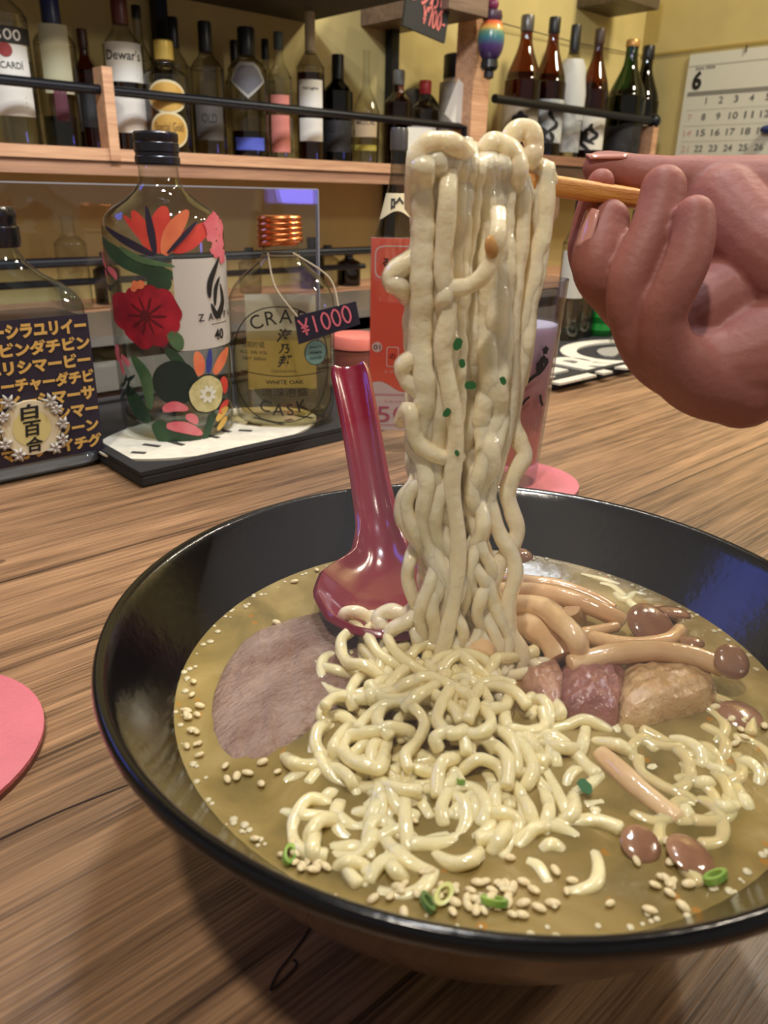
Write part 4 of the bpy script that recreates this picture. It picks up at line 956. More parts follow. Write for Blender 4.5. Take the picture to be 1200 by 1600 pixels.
e = cr.color_ramp.elements.new(.5); e.color = rgb(144, 124, 74)
L.new(n1.outputs['Fac'], cr.inputs[0])
vo = N.new('ShaderNodeTexVoronoi'); vo.inputs['Scale'].default_value = 210; L.new(tc.outputs['Object'], vo.inputs['Vector'])
st = N.new('ShaderNodeMath'); st.operation = 'LESS_THAN'; st.inputs[1].default_value = .22; L.new(vo.outputs['Distance'], st.inputs[0])
n3 = N.new('ShaderNodeTexNoise'); n3.inputs['Scale'].default_value = 40; L.new(tc.outputs['Object'], n3.inputs['Vector'])
s3 = N.new('ShaderNodeMath'); s3.operation = 'GREATER_THAN'; s3.inputs[1].default_value = .56; L.new(n3.outputs['Fac'], s3.inputs[0])
mu = N.new('ShaderNodeMath'); mu.operation = 'MULTIPLY'; L.new(st.outputs[0], mu.inputs[0]); L.new(s3.outputs[0], mu.inputs[1])
mu2 = N.new('ShaderNodeMath'); mu2.operation = 'MULTIPLY'; mu2.inputs[1].default_value = .5; L.new(mu.outputs[0], mu2.inputs[0])
mx = N.new('ShaderNodeMix'); mx.data_type = 'RGBA'; L.new(mu2.outputs[0], mx.inputs[0]); L.new(cr.outputs[0], mx.inputs[6]); mx.inputs[7].default_value = rgb(186, 120, 36)
L.new(mx.outputs[2], b.inputs['Base Color'])
n2 = N.new('ShaderNodeTexNoise'); n2.inputs['Scale'].default_value = 130; n2.inputs['Detail'].default_value = 3; L.new(tc.outputs['Object'], n2.inputs['Vector'])
bp = N.new('ShaderNodeBump'); bp.inputs['Strength'].default_value = .2; bp.inputs['Distance'].default_value = .002; L.new(n2.outputs['Fac'], bp.inputs['Height']); L.new(bp.outputs[0], b.inputs['Normal'])
g = G(); g.lathe([(RS*.72, -.012), (RS*.985, -.003), (RS, .0002), (RS*.985, -.0001), (RS*.9, -.0002), (RS*.5, -.0002), (.001, -.0002)], 96)
sp_ = mk('ramen_broth', g, m, loc=BC+Vector((0, 0, ZSOUP))); tag(sp_, 'cloudy yellow-brown broth filling the black bowl', 'broth')
fo = G()
q = random.Random(2)
for i in range(150):
    a = q.uniform(0, 2*pi); r = RS-q.uniform(.0004, .0035); s = q.uniform(.0003, .0011)
    fo.ball((r*cos(a), r*sin(a), 0), s, s, s*.5, 8, 5)
f_ = mk('foam', fo, mat('broth foam', (206, 196, 160), .3), sp_); tag(f_, kind='stuff')
WP = lambda px, py, dz=0: at(px, py, z=ZSOUP+dz)

# ---------------- toppings ----------------
def dome(outline, z0, h, rings=12, n=56, seed=1, wob=.0006, flat=.5, tilt=(0, 0)):
    P = catmull([Vector((p.x, p.y, 0)) for p in outline]+[Vector((outline[0].x, outline[0].y, 0))], 8)[:-1]
    c = sum(P, Vector())/len(P); m = len(P); g = G(); v = []; f = []
    def bumps(p): return wob*(sin(p.x*620+seed)*cos(p.y*540+seed*2)+.6*sin(p.x*1250-p.y*900+seed)+.5*cos(p.y*1700+p.x*400))
    lv = [(1.0, -.004), (1.03, 0)]+[(1-j/rings, h*(1-(1-j/rings)**2.2)**flat) for j in range(1, rings)]
    for s, z in lv:
        for p in P:
            d = (p-c)*s; w = c+d; v.append(w+Vector((0, 0, z0+z+(bumps(w) if z > 0 else 0)+d.x*tilt[0]+d.y*tilt[1])))
    v.append(c+Vector((0, 0, z0+h+bumps(c))))
    for j in range(len(lv)-1):
        for k in range(m): f.append((j*m+k, j*m+(k+1) % m, (j+1)*m+(k+1) % m, (j+1)*m+k))
    t = len(v)-1; j = len(lv)-1
    for k in range(m): f.append((j*m+k, j*m+(k+1) % m, t))
    return g.add(v, f)
PORK = mat('stewed pork', (164, 138, 124), .3, coat=.4, sss=.15, c2=(124, 90, 74), vscale=55, bump=.8, bscale=420, stretch=(1, 2.2, 1))
ol = [WP(*p) for p in ((352, 1040), (385, 1000), (440, 975), (520, 958), (565, 975), (578, 1020), (560, 1075), (500, 1130), (430, 1180), (375, 1195), (335, 1165), (330, 1095))]
o = subsurf(mk('pork_slice', dome(ol, ZSOUP, .0026, seed=3, wob=.00035, flat=.5, tilt=(.02, .02)), PORK, center=True, sharp=0), 1)
tag(o, 'large grey-brown pork slice on the left side of the broth', 'pork slice')
pk = thing('pork_belly', 'pale fatty pork belly slice below the mushrooms', 'pork slice', WP(950, 1085))
org = pk.location
C4 = lambda X, Y, dz=0: WP(740+X*.3833, 840+Y*.3833, dz)
def local(g, org): return g.xf(lambda p: p-org)
ol = [C4(*p) for p in ((600, 560), (700, 552), (850, 552), (950, 575), (990, 640), (955, 700), (820, 735), (690, 770), (600, 765), (575, 700), (585, 620))]
subsurf(mk('fat', local(dome(ol, ZSOUP, .0085, seed=5, wob=.0004, flat=.4), org), mat('pork fat', (214, 184, 140), .16, coat=.8, sss=.35, c2=(192, 154, 108), vscale=120, bump=.6, bscale=420), pk, sharp=0), 1)
ol = [C4(*p) for p in ((345, 560), (480, 522), (600, 545), (625, 620), (600, 700), (575, 770), (470, 750), (385, 745), (345, 680))]
subsurf(mk('lean', local(dome(ol, ZSOUP, .0080, seed=6, wob=.0006, flat=.42), org), mat('pork lean', (160, 108, 98), .2, coat=.7, sss=.2, c2=(126, 78, 72), vscale=110, bump=.8, bscale=300), pk, sharp=0), 1)
ol = [C4(*p) for p in ((190, 565), (320, 525), (370, 590), (360, 700), (300, 720), (210, 640))]
subsurf(mk('marbled_end', local(dome(ol, ZSOUP, .0055, seed=7, flat=.45), org), mat('pork marbled', (192, 150, 124), .2, coat=.6, sss=.25, c2=(156, 112, 96), vscale=140, bump=.7, bscale=300), pk, sharp=0), 1)

MST = mat('mushroom stem', (236, 206, 162), .2, coat=.6, sss=.25, sssr=(.003, .002, .0012), c2=(216, 176, 132), vscale=70, bump=.25, bscale=200)
MCP = mat('mushroom cap', (168, 128, 100), .18, coat=.7, sss=.2, c2=(128, 90, 70), vscale=60, bump=.2, bscale=160)
MGL = mat('mushroom gills', (196, 158, 124), .4, sss=.2)
SHM = 'shimeji mushrooms in the bowl'
def mushroom(label, pts, rad, cap=None, dz=.004, tilt=None, submerged=False):
    P = [C4(x, y, dz+(z[0] if z else 0)) for x, y, *z in pts]; org = P[0].copy(); org.z = ZSOUP
    t = thing('mushroom', label, 'mushroom', org, 0, SHM)
    Q = catmull(P, 8); n = len(Q); k = .3833*1.75*proj(P[0])[2]/FPX; dz += .0015
    R = [rad*k*(.55+.45*sin(pi*min(1, .12+i/(n-1)*1.1))**.5 if i < n*.5 else 1.0-.12*(i/n)) for i in range(n)]
    R[0] *= .6; R[-1] *= .75
    mk('stem', local(G().tube(Q, R, 14), org), MST, t)
    if cap:
        X, Y, r, h, nx, ny = cap; c = C4(X, Y, dz+.003); rr = r*k/1.5
        g = G().lathe([(rr*.30, -h*rr*.15), (rr*.8, -h*rr*.25), (rr, -h*rr*.1), (rr*1.02, h*rr*.12), (rr*.92, h*rr*.45), (rr*.65, h*rr*.78), (rr*.3, h*rr*.96), (.0001, h*rr)], 28)
        ax = Vector((nx, ny, 1)).normalized(); rot = Vector((0, 0, 1)).rotation_difference(ax).to_matrix()
        mk('cap', g.xf(lambda p: rot@p + c - org), MCP, t)
    return t
mushroom('thick cream mushroom stem ending in a round cap, lowest right of the cluster', [(385, 520), (480, 498, .001), (600, 470, .003), (740, 462, .004), (900, 485, .003), (1030, 535, .001)], 27, (1052, 505, 62, .42, -.45, -.75), .006)
mushroom('large brown mushroom cap tipped open at the far right of the cluster', [(450, 400), (560, 430, .002), (660, 440, .003), (790, 420, .003), (845, 375, .002)], 20, (720, 355, 84, .34, -.2, -.5), .004)
mushroom('long pale mushroom stem along the top of the cluster', [(80, 215), (250, 222, .003), (400, 252, .004), (520, 300, .003), (610, 345)], 22, None, .006)
mushroom('thin mushroom stem highest in the cluster, against the bowl wall', [(100, 165), (200, 180, .002), (350, 200, .003), (480, 245, .002), (575, 300)], 17, (170, 90, 62, .7, .1, .4), .004)
mushroom('curved mushroom stem arching over the middle of the cluster', [(150, 270), (280, 285, .004), (360, 350, .006), (415, 410, .005), (430, 460, .001)], 25, None, .008)
mushroom('fat pinkish mushroom stem beside the hanging noodles', [(190, 345), (260, 370, .003), (330, 420, .004), (370, 500, .001)], 40, None, .002)
mushroom('short mushroom stub poking up in the cluster middle', [(430, 330), (415, 300, .004), (400, 285, .006)], 22, None, .003)
mushroom('slender mushroom stem crossing the cluster middle', [(400, 400), (480, 385, .002), (590, 362, .002)], 15, None, .004)
mushroom('dark folded mushroom cap touching the bowl wall', [(700, 300), (780, 300), (840, 330)], 14, (800, 318, 66, .5, .4, .3), .002)
mushroom('pale mushroom stem left of the hanging strands', [(60, 395), (40, 440, .002), (20, 500, .001)], 36, None, .003)
mushroom('small dark mushroom cap between two bigger caps', [(840, 420), (870, 430), (900, 440)], 14, (890, 432, 40, .6, .2, .2), .003)
mushroom('big submerged mushroom cap at the right bowl wall below the pork belly', [(960, 690), (1000, 720), (1060, 740)], 24, (1090, 735, 84, .42, .1, -.1), -.006)
mushroom('long sunken mushroom stem slanting across the lower right broth', [(510, 880), (600, 960, .001), (700, 1050, .001), (840, 1160)], 26, None, -.001)
mushroom('pinkish mushroom cap low in the front right broth', [(620, 1230), (660, 1270), (690, 1290)], 18, (680, 1250, 66, .30, -.2, -.3), -.0035)
mushroom('brown mushroom cap farthest front right in the broth', [(800, 1270), (850, 1280), (900, 1290)], 18, (880, 1292, 80, .28, .1, -.2), -.0035)

# sesame seeds, scallion, herbs
SEED = mat('sesame seed', (226, 206, 162), .35, sss=.2)
sm = mk('sesame_seed', G().ball((0, 0, 0), .00138, .00088, .0006, 10, 7), SEED); first = [True]
def seed(px, py, i, dz=.0006):
    o = sm if first[0] else sm.copy()
    if not first[0]: COL.objects.link(o)
    first[0] = False
    o.location = WP(px, py, dz); o.rotation_euler = (rnd.uniform(-.3, .3), rnd.uniform(-.3, .3), rnd.uniform(0, 6.3)); s = rnd.uniform(.8, 1.2); o.scale = (s, s, s)
    tag(o, 'tiny cream sesame seed floating loose on the broth', 'sesame seed', 'sesame seeds on the broth')
spots = [(352, 1196), (387, 1207), (440, 1335), (355, 1217), (292, 1110), (300, 1085), (408, 1224), (434, 1205), (332, 1290), (398, 1310), (470, 1355), (432, 972), (385, 1046), (358, 1048), (495, 890), (460, 908), (410, 1190), (370, 1212), (300, 1140), (318, 1230), (480, 1345)]
for k in range(44): spots.append((rnd.gauss(735, 85), rnd.uniform(1375, 1430)))
for k in range(16): spots.append((rnd.gauss(1045, 28), rnd.gauss(1365, 22)))
for k in range(12): spots.append((rnd.gauss(1150, 18), rnd.gauss(1120, 22)))
for k in range(14): spots.append((rnd.gauss(470, 18), rnd.gauss(1350, 14)))
for k in range(14): spots.append((rnd.gauss(300, 9), rnd.uniform(1030, 1180)))
for k in range(10): spots.append((rnd.uniform(560, 900), rnd.uniform(1280, 1400)))
for i, (px, py) in enumerate(spots):
    p = WP(px, py)
    if (p-BC).xy.length < RS-.002: seed(px, py, i)
SCG = mat('scallion', (150, 186, 92), .25, coat=.5, sss=.3, c2=(96, 142, 56), vscale=160)
SCP = mat('pale scallion', (214, 216, 140), .25, coat=.5, sss=.3)
def scallion(px, py, r, a, label, m_, pile=0):
    k = proj(WP(px, py))[2]/FPX; R = r*k
    g = G().lathe([(R*.6, -R*.3), (R, -R*.28), (R, R*.3), (R*.6, R*.32)], 18, cap0=False, cap1=False); g.f += [(3*18+i, 3*18+(i+1) % 18, (i+1) % 18, i) for i in range(18)]
    g.xf(lambda p: Matrix.Rotation(a, 3, 'Z')@(Matrix.Rotation(radians(28), 3, 'X')@Vector((p.x*1.3, p.y*.7, p.z))))
    o = mk('scallion_ring', g, m_, loc=WP(px, py, .001)); tag(o, label, 'scallion', 'scallion pieces on the broth')
scallion(452, 1335, 15, .8, 'light green scallion piece at the front left broth edge', SCG)
scallion(692, 1398, 18, .2, 'pale yellow-green scallion piece at the front bowl edge', SCP)
scallion(668, 1410, 15, 1.2, 'dark green scallion slip left of the pale scallion at the front edge', mat('dark scallion', (84, 116, 62), .3, coat=.4))
scallion(772, 1408, 17, 2.2, 'green scallion piece among sesame seeds at the front edge', SCG)
scallion(1118, 1370, 18, 2.9, 'thin green scallion slip at the right front broth', SCG)
scallion(712, 1218, 12, 1.9, 'green scallion sliver tucked among the noodles', SCG)
scallion(482, 985, 8, .4, 'olive green herb flake at the top edge of the left pork slice', mat('olive flake', (98, 96, 30), .3))
HERB = mat('green herb', (40, 98, 48), .4)
def flake(c, r, a, label, nrm, grp):
    g = G(); n = 7; v = [Vector((cos(2*pi*k/n)*r*(1+.25*((k*3) % 4-1.5)/1.5*.6), sin(2*pi*k/n)*r*.62, 0)) for k in range(n)]
    g.add(v+[p+Vector((0, 0, .0003)) for p in v], [tuple(range(n))[::-1], tuple(range(n, 2*n))]+[(k, (k+1) % n, (k+1) % n+n, k+n) for k in range(n)])
    rot = Vector((0, 0, 1)).rotation_difference(nrm).to_matrix()@Matrix.Rotation(a, 3, 'Z'); g.xf(lambda p: rot@p)
    o = mk('herb_flake', g, HERB, loc=c, smooth=False); tag(o, label, 'herb', grp)
flake(WP(914, 1229, .0022), .0024, 1.4, 'bright green herb leaf floating among front noodles', Vector((-.3, -.3, 1)).normalized(), 'green herb flakes')
# ---------------- spoon ----------------
SPM = mat('maroon spoon plastic', (116, 24, 44), .18, coat=.5, bump=.04, bscale=200)
tipc = WP(628, 990, .0095)                         # the lip nearest the camera
Pc = [tipc, WP(603, 925, .0105), cam(597, 866, .281), cam(590, 815, .2935), cam(580, 758, .3015), cam(563, 660, .316), cam(545, 568, .330)]
SC = catmull(Pc, 10); n = len(SC)
sd_ = Vector((CR.x, CR.y, 0)).normalized()
g = G(); V = []; NS = 14
wid = [(0, .004), (.03, .0135), (.08, .0200), (.17, .0232), (.27, .0215), (.34, .0165), (.40, .0105), (.48, .0077), (.62, .0070), (.85, .0074), (.97, .0078), (1, .0070)]
dep = [(0, .001), (.05, .006), (.15, .0105), (.25, .0100), (.36, .0075), (.46, .0048), (.7, .0040), (.95, .0034), (1, .003)]
L_ = [0]
for a, b in zip(SC, SC[1:]): L_.append(L_[-1]+(b-a).length)
for i, p in enumerate(SC):
    u = L_[i]/L_[-1]; t = (SC[min(i+1, n-1)]-SC[max(i-1, 0)]).normalized()
    side = (sd_-t*sd_.dot(t)).normalized(); nr = side.cross(t).normalized()
    if nr.z < 0: nr = -nr
    w, d = interp(wid, u), interp(dep, u)
    for k in range(NS+1):
        s = -1+2*k/NS; V.append(p+side*(w*s)+nr*(-d*(1-abs(s)**2.4)))
F = []
for i in range(n-1):
    for k in range(NS): F.append((i*(NS+1)+k, i*(NS+1)+k+1, (i+1)*(NS+1)+k+1, (i+1)*(NS+1)+k))
g.add(V, F)
o = mk('soup_spoon', g, SPM, center=True, sharp=0)
so = o.modifiers.new('thickness', 'SOLIDIFY'); so.thickness = .0026; so.offset = 0
b_ = o.modifiers.new('round', 'BEVEL'); b_.width = .0009; b_.segments = 3; b_.limit_method = 'ANGLE'; b_.angle_limit = radians(50)
tag(o, 'glossy maroon soup spoon leaning on the bowl rim with its bowl in broth', 'spoon')

# ---------------- chopsticks ----------------
D0 = WP(690, 1015).xy.dot(LF.xy)
def level(p): return Vector((p.x, p.y, 0)).dot(LF)
def V3(px, py, dd=0):
    d = ray(px, py); k = (D0+dd)/d.dot(LF); return CP+d*k
BAM = wood('amber bamboo', (206, 132, 48), (244, 186, 92), (40, 900, 900), rough=.35, fine=.6)
dtip = V3(668, 262)
dep0 = proj(dtip)[2]
C0, C1 = cam(652, 259, dep0-.003), cam(1040, 318, dep0+.045)
dirc = (C1-C0).normalized()
CE = C1+dirc*.09
def stick(name, label, off, r0, r1):
    a, b_ = C0+off, CE+off*1.1
    n = 24; P = [a+(b_-a)*i/n for i in range(n+1)]
    q = (b_-a).normalized(); rot = Vector((1, 0, 0)).rotation_difference(q).to_matrix().to_4x4(); inv = rot.inverted()
    o = mk(name, G().tube([inv@(p-a) for p in P], [r0+(r1-r0)*i/n for i in range(n+1)], 20, square=5), BAM, sharp=50)
    o.matrix_world = Matrix.Translation(a)@rot
    bevel(o, .0006, 2); tag(o, label, 'chopstick', 'pair of bamboo chopsticks'); return o
stick('chopstick', 'amber bamboo chopstick nearer the camera, holding the noodles up', Vector((0, 0, 0)), .0023, .0032)
stick('chopstick', 'amber bamboo chopstick behind the near one, mostly hidden by noodles', LF*.0085+Vector((0, 0, .0006))+dirc*.004, .0023, .0032)
def stick_dd(px):
    k = (px-648)/392.0; return level(C0)+(level(C1)-level(C0))*k-D0
def stick_py(px): return 258+(px-648)*60/392.0

# ---------------- noodles ----------------
NOOD = mat('wet ramen noodle', (246, 230, 198), .14, coat=.6, sss=.45, var=.05, vscale=160, bump=.25, bscale=420, sssr=(.006, .0042, .0022))
NOOB = mat('broth soaked noodle', (241, 226, 178), .13, coat=.7, sss=.4, var=.05, vscale=160, bump=.2, bscale=420, sssr=(.005, .0036, .0018))
HG = 'noodles lifted by the chopsticks'; HL = 'pale wavy ramen noodle in the dense clump hanging from the chopsticks'
BG = 'noodles lying in the broth'; BL = 'pale curly ramen noodle lying in the broth below the lifted clump'
def noodle(P, r, label, grp, m_=None, n=6, taper=True, fat=False):
    Q = catmull(P, n); k = len(Q)
    wf_ = lambda p: max(0, min(1, (p.z-.095)/.045)) if fat else 0
    zf_ = lambda p: 1+.55*wf_(p)
    R = [r*(.75 if i in (0, k-1) and taper else 1)*zf_(Q[i])*(1+.05*sin(i*.7+len(P))) for i in range(k)]
    o = mk('noodle', G().tube(Q, R, 12 if fat else 10, square=2.4 if fat else 3.2, up=LF if fat else Vector((0, 0, 1)), flat=[1-.48*wf_(p) for p in Q] if fat else None), m_ or NOOD, center=True, sharp=0); tag(o, label, 'noodle', grp); return o
edges = [(225, 648, 800), (300, 645, 803), (400, 643, 800), (500, 636, 796), (600, 641, 794), (700, 637, 784), (780, 645, 768), (860, 655, 766), (930, 655, 778), (1000, 640, 786), (1060, 612, 796), (1120, 585, 812)]
eL = [(a, b) for a, b, c in edges]; eR = [(a, c) for a, b, c in edges]
def top_y(px): return interp([(640, 246), (655, 232), (690, 226), (725, 232), (745, 243), (765, 236), (800, 238), (830, 255), (870, 262)], px)
layers = ((13, -.0050), (12, -.0014), (12, .0040), (9, .0100), (9, .0150))
for li, (cnt, dd0) in enumerate(layers):
    for i in range(cnt):
        u0 = (i+.5)/cnt + rnd.uniform(-.03, .03)
        ph, ph2, lam = rnd.uniform(0, 6.3), rnd.uniform(0, 6.3), rnd.uniform(85, 150)
        drift = rnd.uniform(-.22, .22); end = rnd.uniform(1040, 1120) if li < 3 else rnd.uniform(980, 1050)
        P = []; ys = 0; y = top_y(645+155*u0)+4
        xt = interp(eL, y)+12+(interp(eR, y)-interp(eL, y)-24)*u0
        # fold over the sticks: comes up from behind
        sd = stick_dd(xt)
        back = .0185 if li < 2 else .020
        P += [V3(xt+rnd.uniform(-6, 6), y+70+rnd.uniform(0, 60), sd+back*.9), V3(xt, y+24, sd+back*.85), V3(xt, y+3-li*1.5, sd+back*.5), V3(xt, y-2-li*1.5+rnd.uniform(-3, 3), sd+.002), V3(xt, y+14, sd+dd0-.0035)]
        yy = y+45
        while yy < end:
            t = (yy-y)/(1050-y); amp = 1.5+7.5*min(1, max(0, (t-.4)*2.2))
            uu = min(1, max(0, u0+drift*sin(pi*min(1, t))))
            x = interp(eL, yy)+11+(interp(eR, yy)-interp(eL, yy)-22)*uu+amp*sin(yy/lam*2*pi+ph)
            dd = sd*(1-min(1, t))+dd0*(1+.5*t)+.0016*min(1, t*1.5)*sin(yy/lam*2*pi*.8+ph2)
            P.append(V3(x, yy, dd)); yy += 26
        last = P[-1]
        if last.z < ZSOUP+.002: last.z = ZSOUP+.002
        a = rnd.uniform(-2.6, -.5); q = last.copy(); q.z = ZSOUP+rnd.uniform(.001, .004)
        for k in range(3):
            a += rnd.uniform(-.6, .6); q = q+Vector((CR.x*cos(a)+LF.x*sin(a), CR.y*cos(a)+LF.y*sin(a), 0))*.007; q.z = ZSOUP+rnd.uniform(-.001, .003); P.append(q.copy())
        noodle([p for p in P], .00186+rnd.uniform(-.00022, .00022), HL, HG, fat=True)
def strand(pts, dd, label, r=.0021, m_=None, grp=HG, dd1=None, tuck=True):
    m = len(pts); tk = lambda i: .006 if tuck and i in (0, m-1) else 0
    return noodle([V3(x, y, dd+((dd1 if dd1 is not None else dd)-dd)*i/(m-1)+tk(i)) for i, (x, y) in enumerate(pts)], r, label, grp, m_)
f_ = stick_dd(850)
strand([(838, 330), (846, 285), (851, 264), (853, 282), (852, 320), (848, 365), (838, 400), (832, 440), (820, 480), (817, 520), (816, 560), (806, 605), (800, 655), (812, 690), (819, 712), (803, 742), (793, 770), (800, 800), (808, 830), (796, 858), (780, 880), (768, 915), (760, 950)], f_-.003, 'outermost right hanging noodle, draped alone over the chopstick', .0024, dd1=-.004)
strand([(862, 340), (860, 285), (848, 262), (838, 275), (842, 330), (846, 375), (842, 425), (830, 470), (826, 510), (822, 550), (812, 600)], f_-.001, 'short second strand twisted with the outermost right noodle', .0021, dd1=f_*.4-.002)
strand([(830, 335), (822, 300), (812, 276), (815, 300), (816, 340), (812, 390), (806, 430), (802, 470), (798, 520), (800, 575), (796, 640), (786, 690), (776, 730), (764, 770), (770, 805), (784, 840), (801, 868), (805, 900), (795, 940), (797, 985), (816, 1020), (813, 1052), (795, 1085), (805, 1122), (834, 1152)], stick_dd(815)-.003, 'long wavy noodle crossing the outermost one above the mushrooms', .0022, dd1=-.012)
strand([(745, 880), (757, 905), (772, 945), (790, 978), (797, 1003), (781, 1040), (776, 1088), (787, 1130), (802, 1162)], -.004, 'wavy noodle falling in front of the mushrooms to the broth', .0022, dd1=-.010)
strand([(652, 735), (645, 757), (630, 778), (627, 805), (640, 832), (655, 850), (660, 880)], -.003, 'noodle loop bulging left above the maroon spoon', .0019)
strand([(700, 752), (668, 752), (645, 765), (636, 795), (650, 835), (664, 860)], -.006, 'noodle arch curving left across the clump above the spoon', .0019)
strand([(648, 852), (640, 878), (637, 905), (650, 945), (668, 975)], -.004, 'noodle bowing left beside the spoon bowl', .0019)
strand([(665, 940), (640, 968), (612, 985), (601, 1008), (614, 1030), (640, 1048), (668, 1062)], -.006, 'noodle loop swinging left under the spoon lip', .0020)
strand([(640, 962), (650, 990), (655, 1010), (672, 1030)], -.007, 'inner noodle loop under the spoon lip', .0019)
strand([(668, 395), (642, 408), (620, 424), (613, 436), (628, 450), (648, 470)], -.004, 'noodle loop jutting left over the red menu card', .0026)
strand([(660, 555), (638, 563), (629, 578), (637, 596), (655, 615), (670, 645), (676, 680)], -.006, 'noodle kink jutting left above the printed 500', .0022)
strand([(800, 250), (795, 222), (810, 203), (828, 206), (834, 228), (828, 250), (815, 268)], stick_dd(810)-.002, 'small round noodle loop standing up above the chopsticks', .0026)
strand([(752, 262), (760, 232), (775, 224), (792, 232), (806, 246), (808, 275), (802, 300)], stick_dd(780)-.006, 'noodle hump folded over the chopstick beside the round loop', .0026)
strand([(648, 330), (648, 270), (655, 240), (668, 226), (690, 222), (712, 228), (728, 245)], stick_dd(680)-.008, 'leftmost noodle hump at the top of the clump', .0024)
strand([(778, 330), (778, 362), (772, 395), (755, 430), (730, 447), (705, 452), (694, 470), (690, 500)], -.0090, 'slanting noodle across the upper front of the clump', .0021)
strand([(700, 262), (700, 300), (696, 360), (692, 420), (700, 480), (692, 545), (700, 600), (712, 680), (706, 760), (716, 850), (708, 940), (690, 1020), (680, 1070)], -.0085, 'long noodle running down the very front of the clump', .0023)
strand([(625, 662), (640, 640), (652, 690), (690, 715), (720, 712)], -.0080, 'noodle wandering across the clump level with the red card bottom', .0021)
# the curl draped on the spoon lip
o = noodle([WP(548, 978, .002), WP(536, 972, .005), WP(540, 958, .0085), WP(555, 955, .0095), WP(572, 962, .008), WP(582, 972, .006)], .0019, 'short noodle curl hooked over the maroon spoon lip', HG)
o = noodle([WP(598, 985, .007), WP(592, 965, .010), WP(610, 955, .012), WP(632, 960, .012), WP(650, 950, .014)], .0024, 'noodle end heaped inside the maroon spoon', HG)
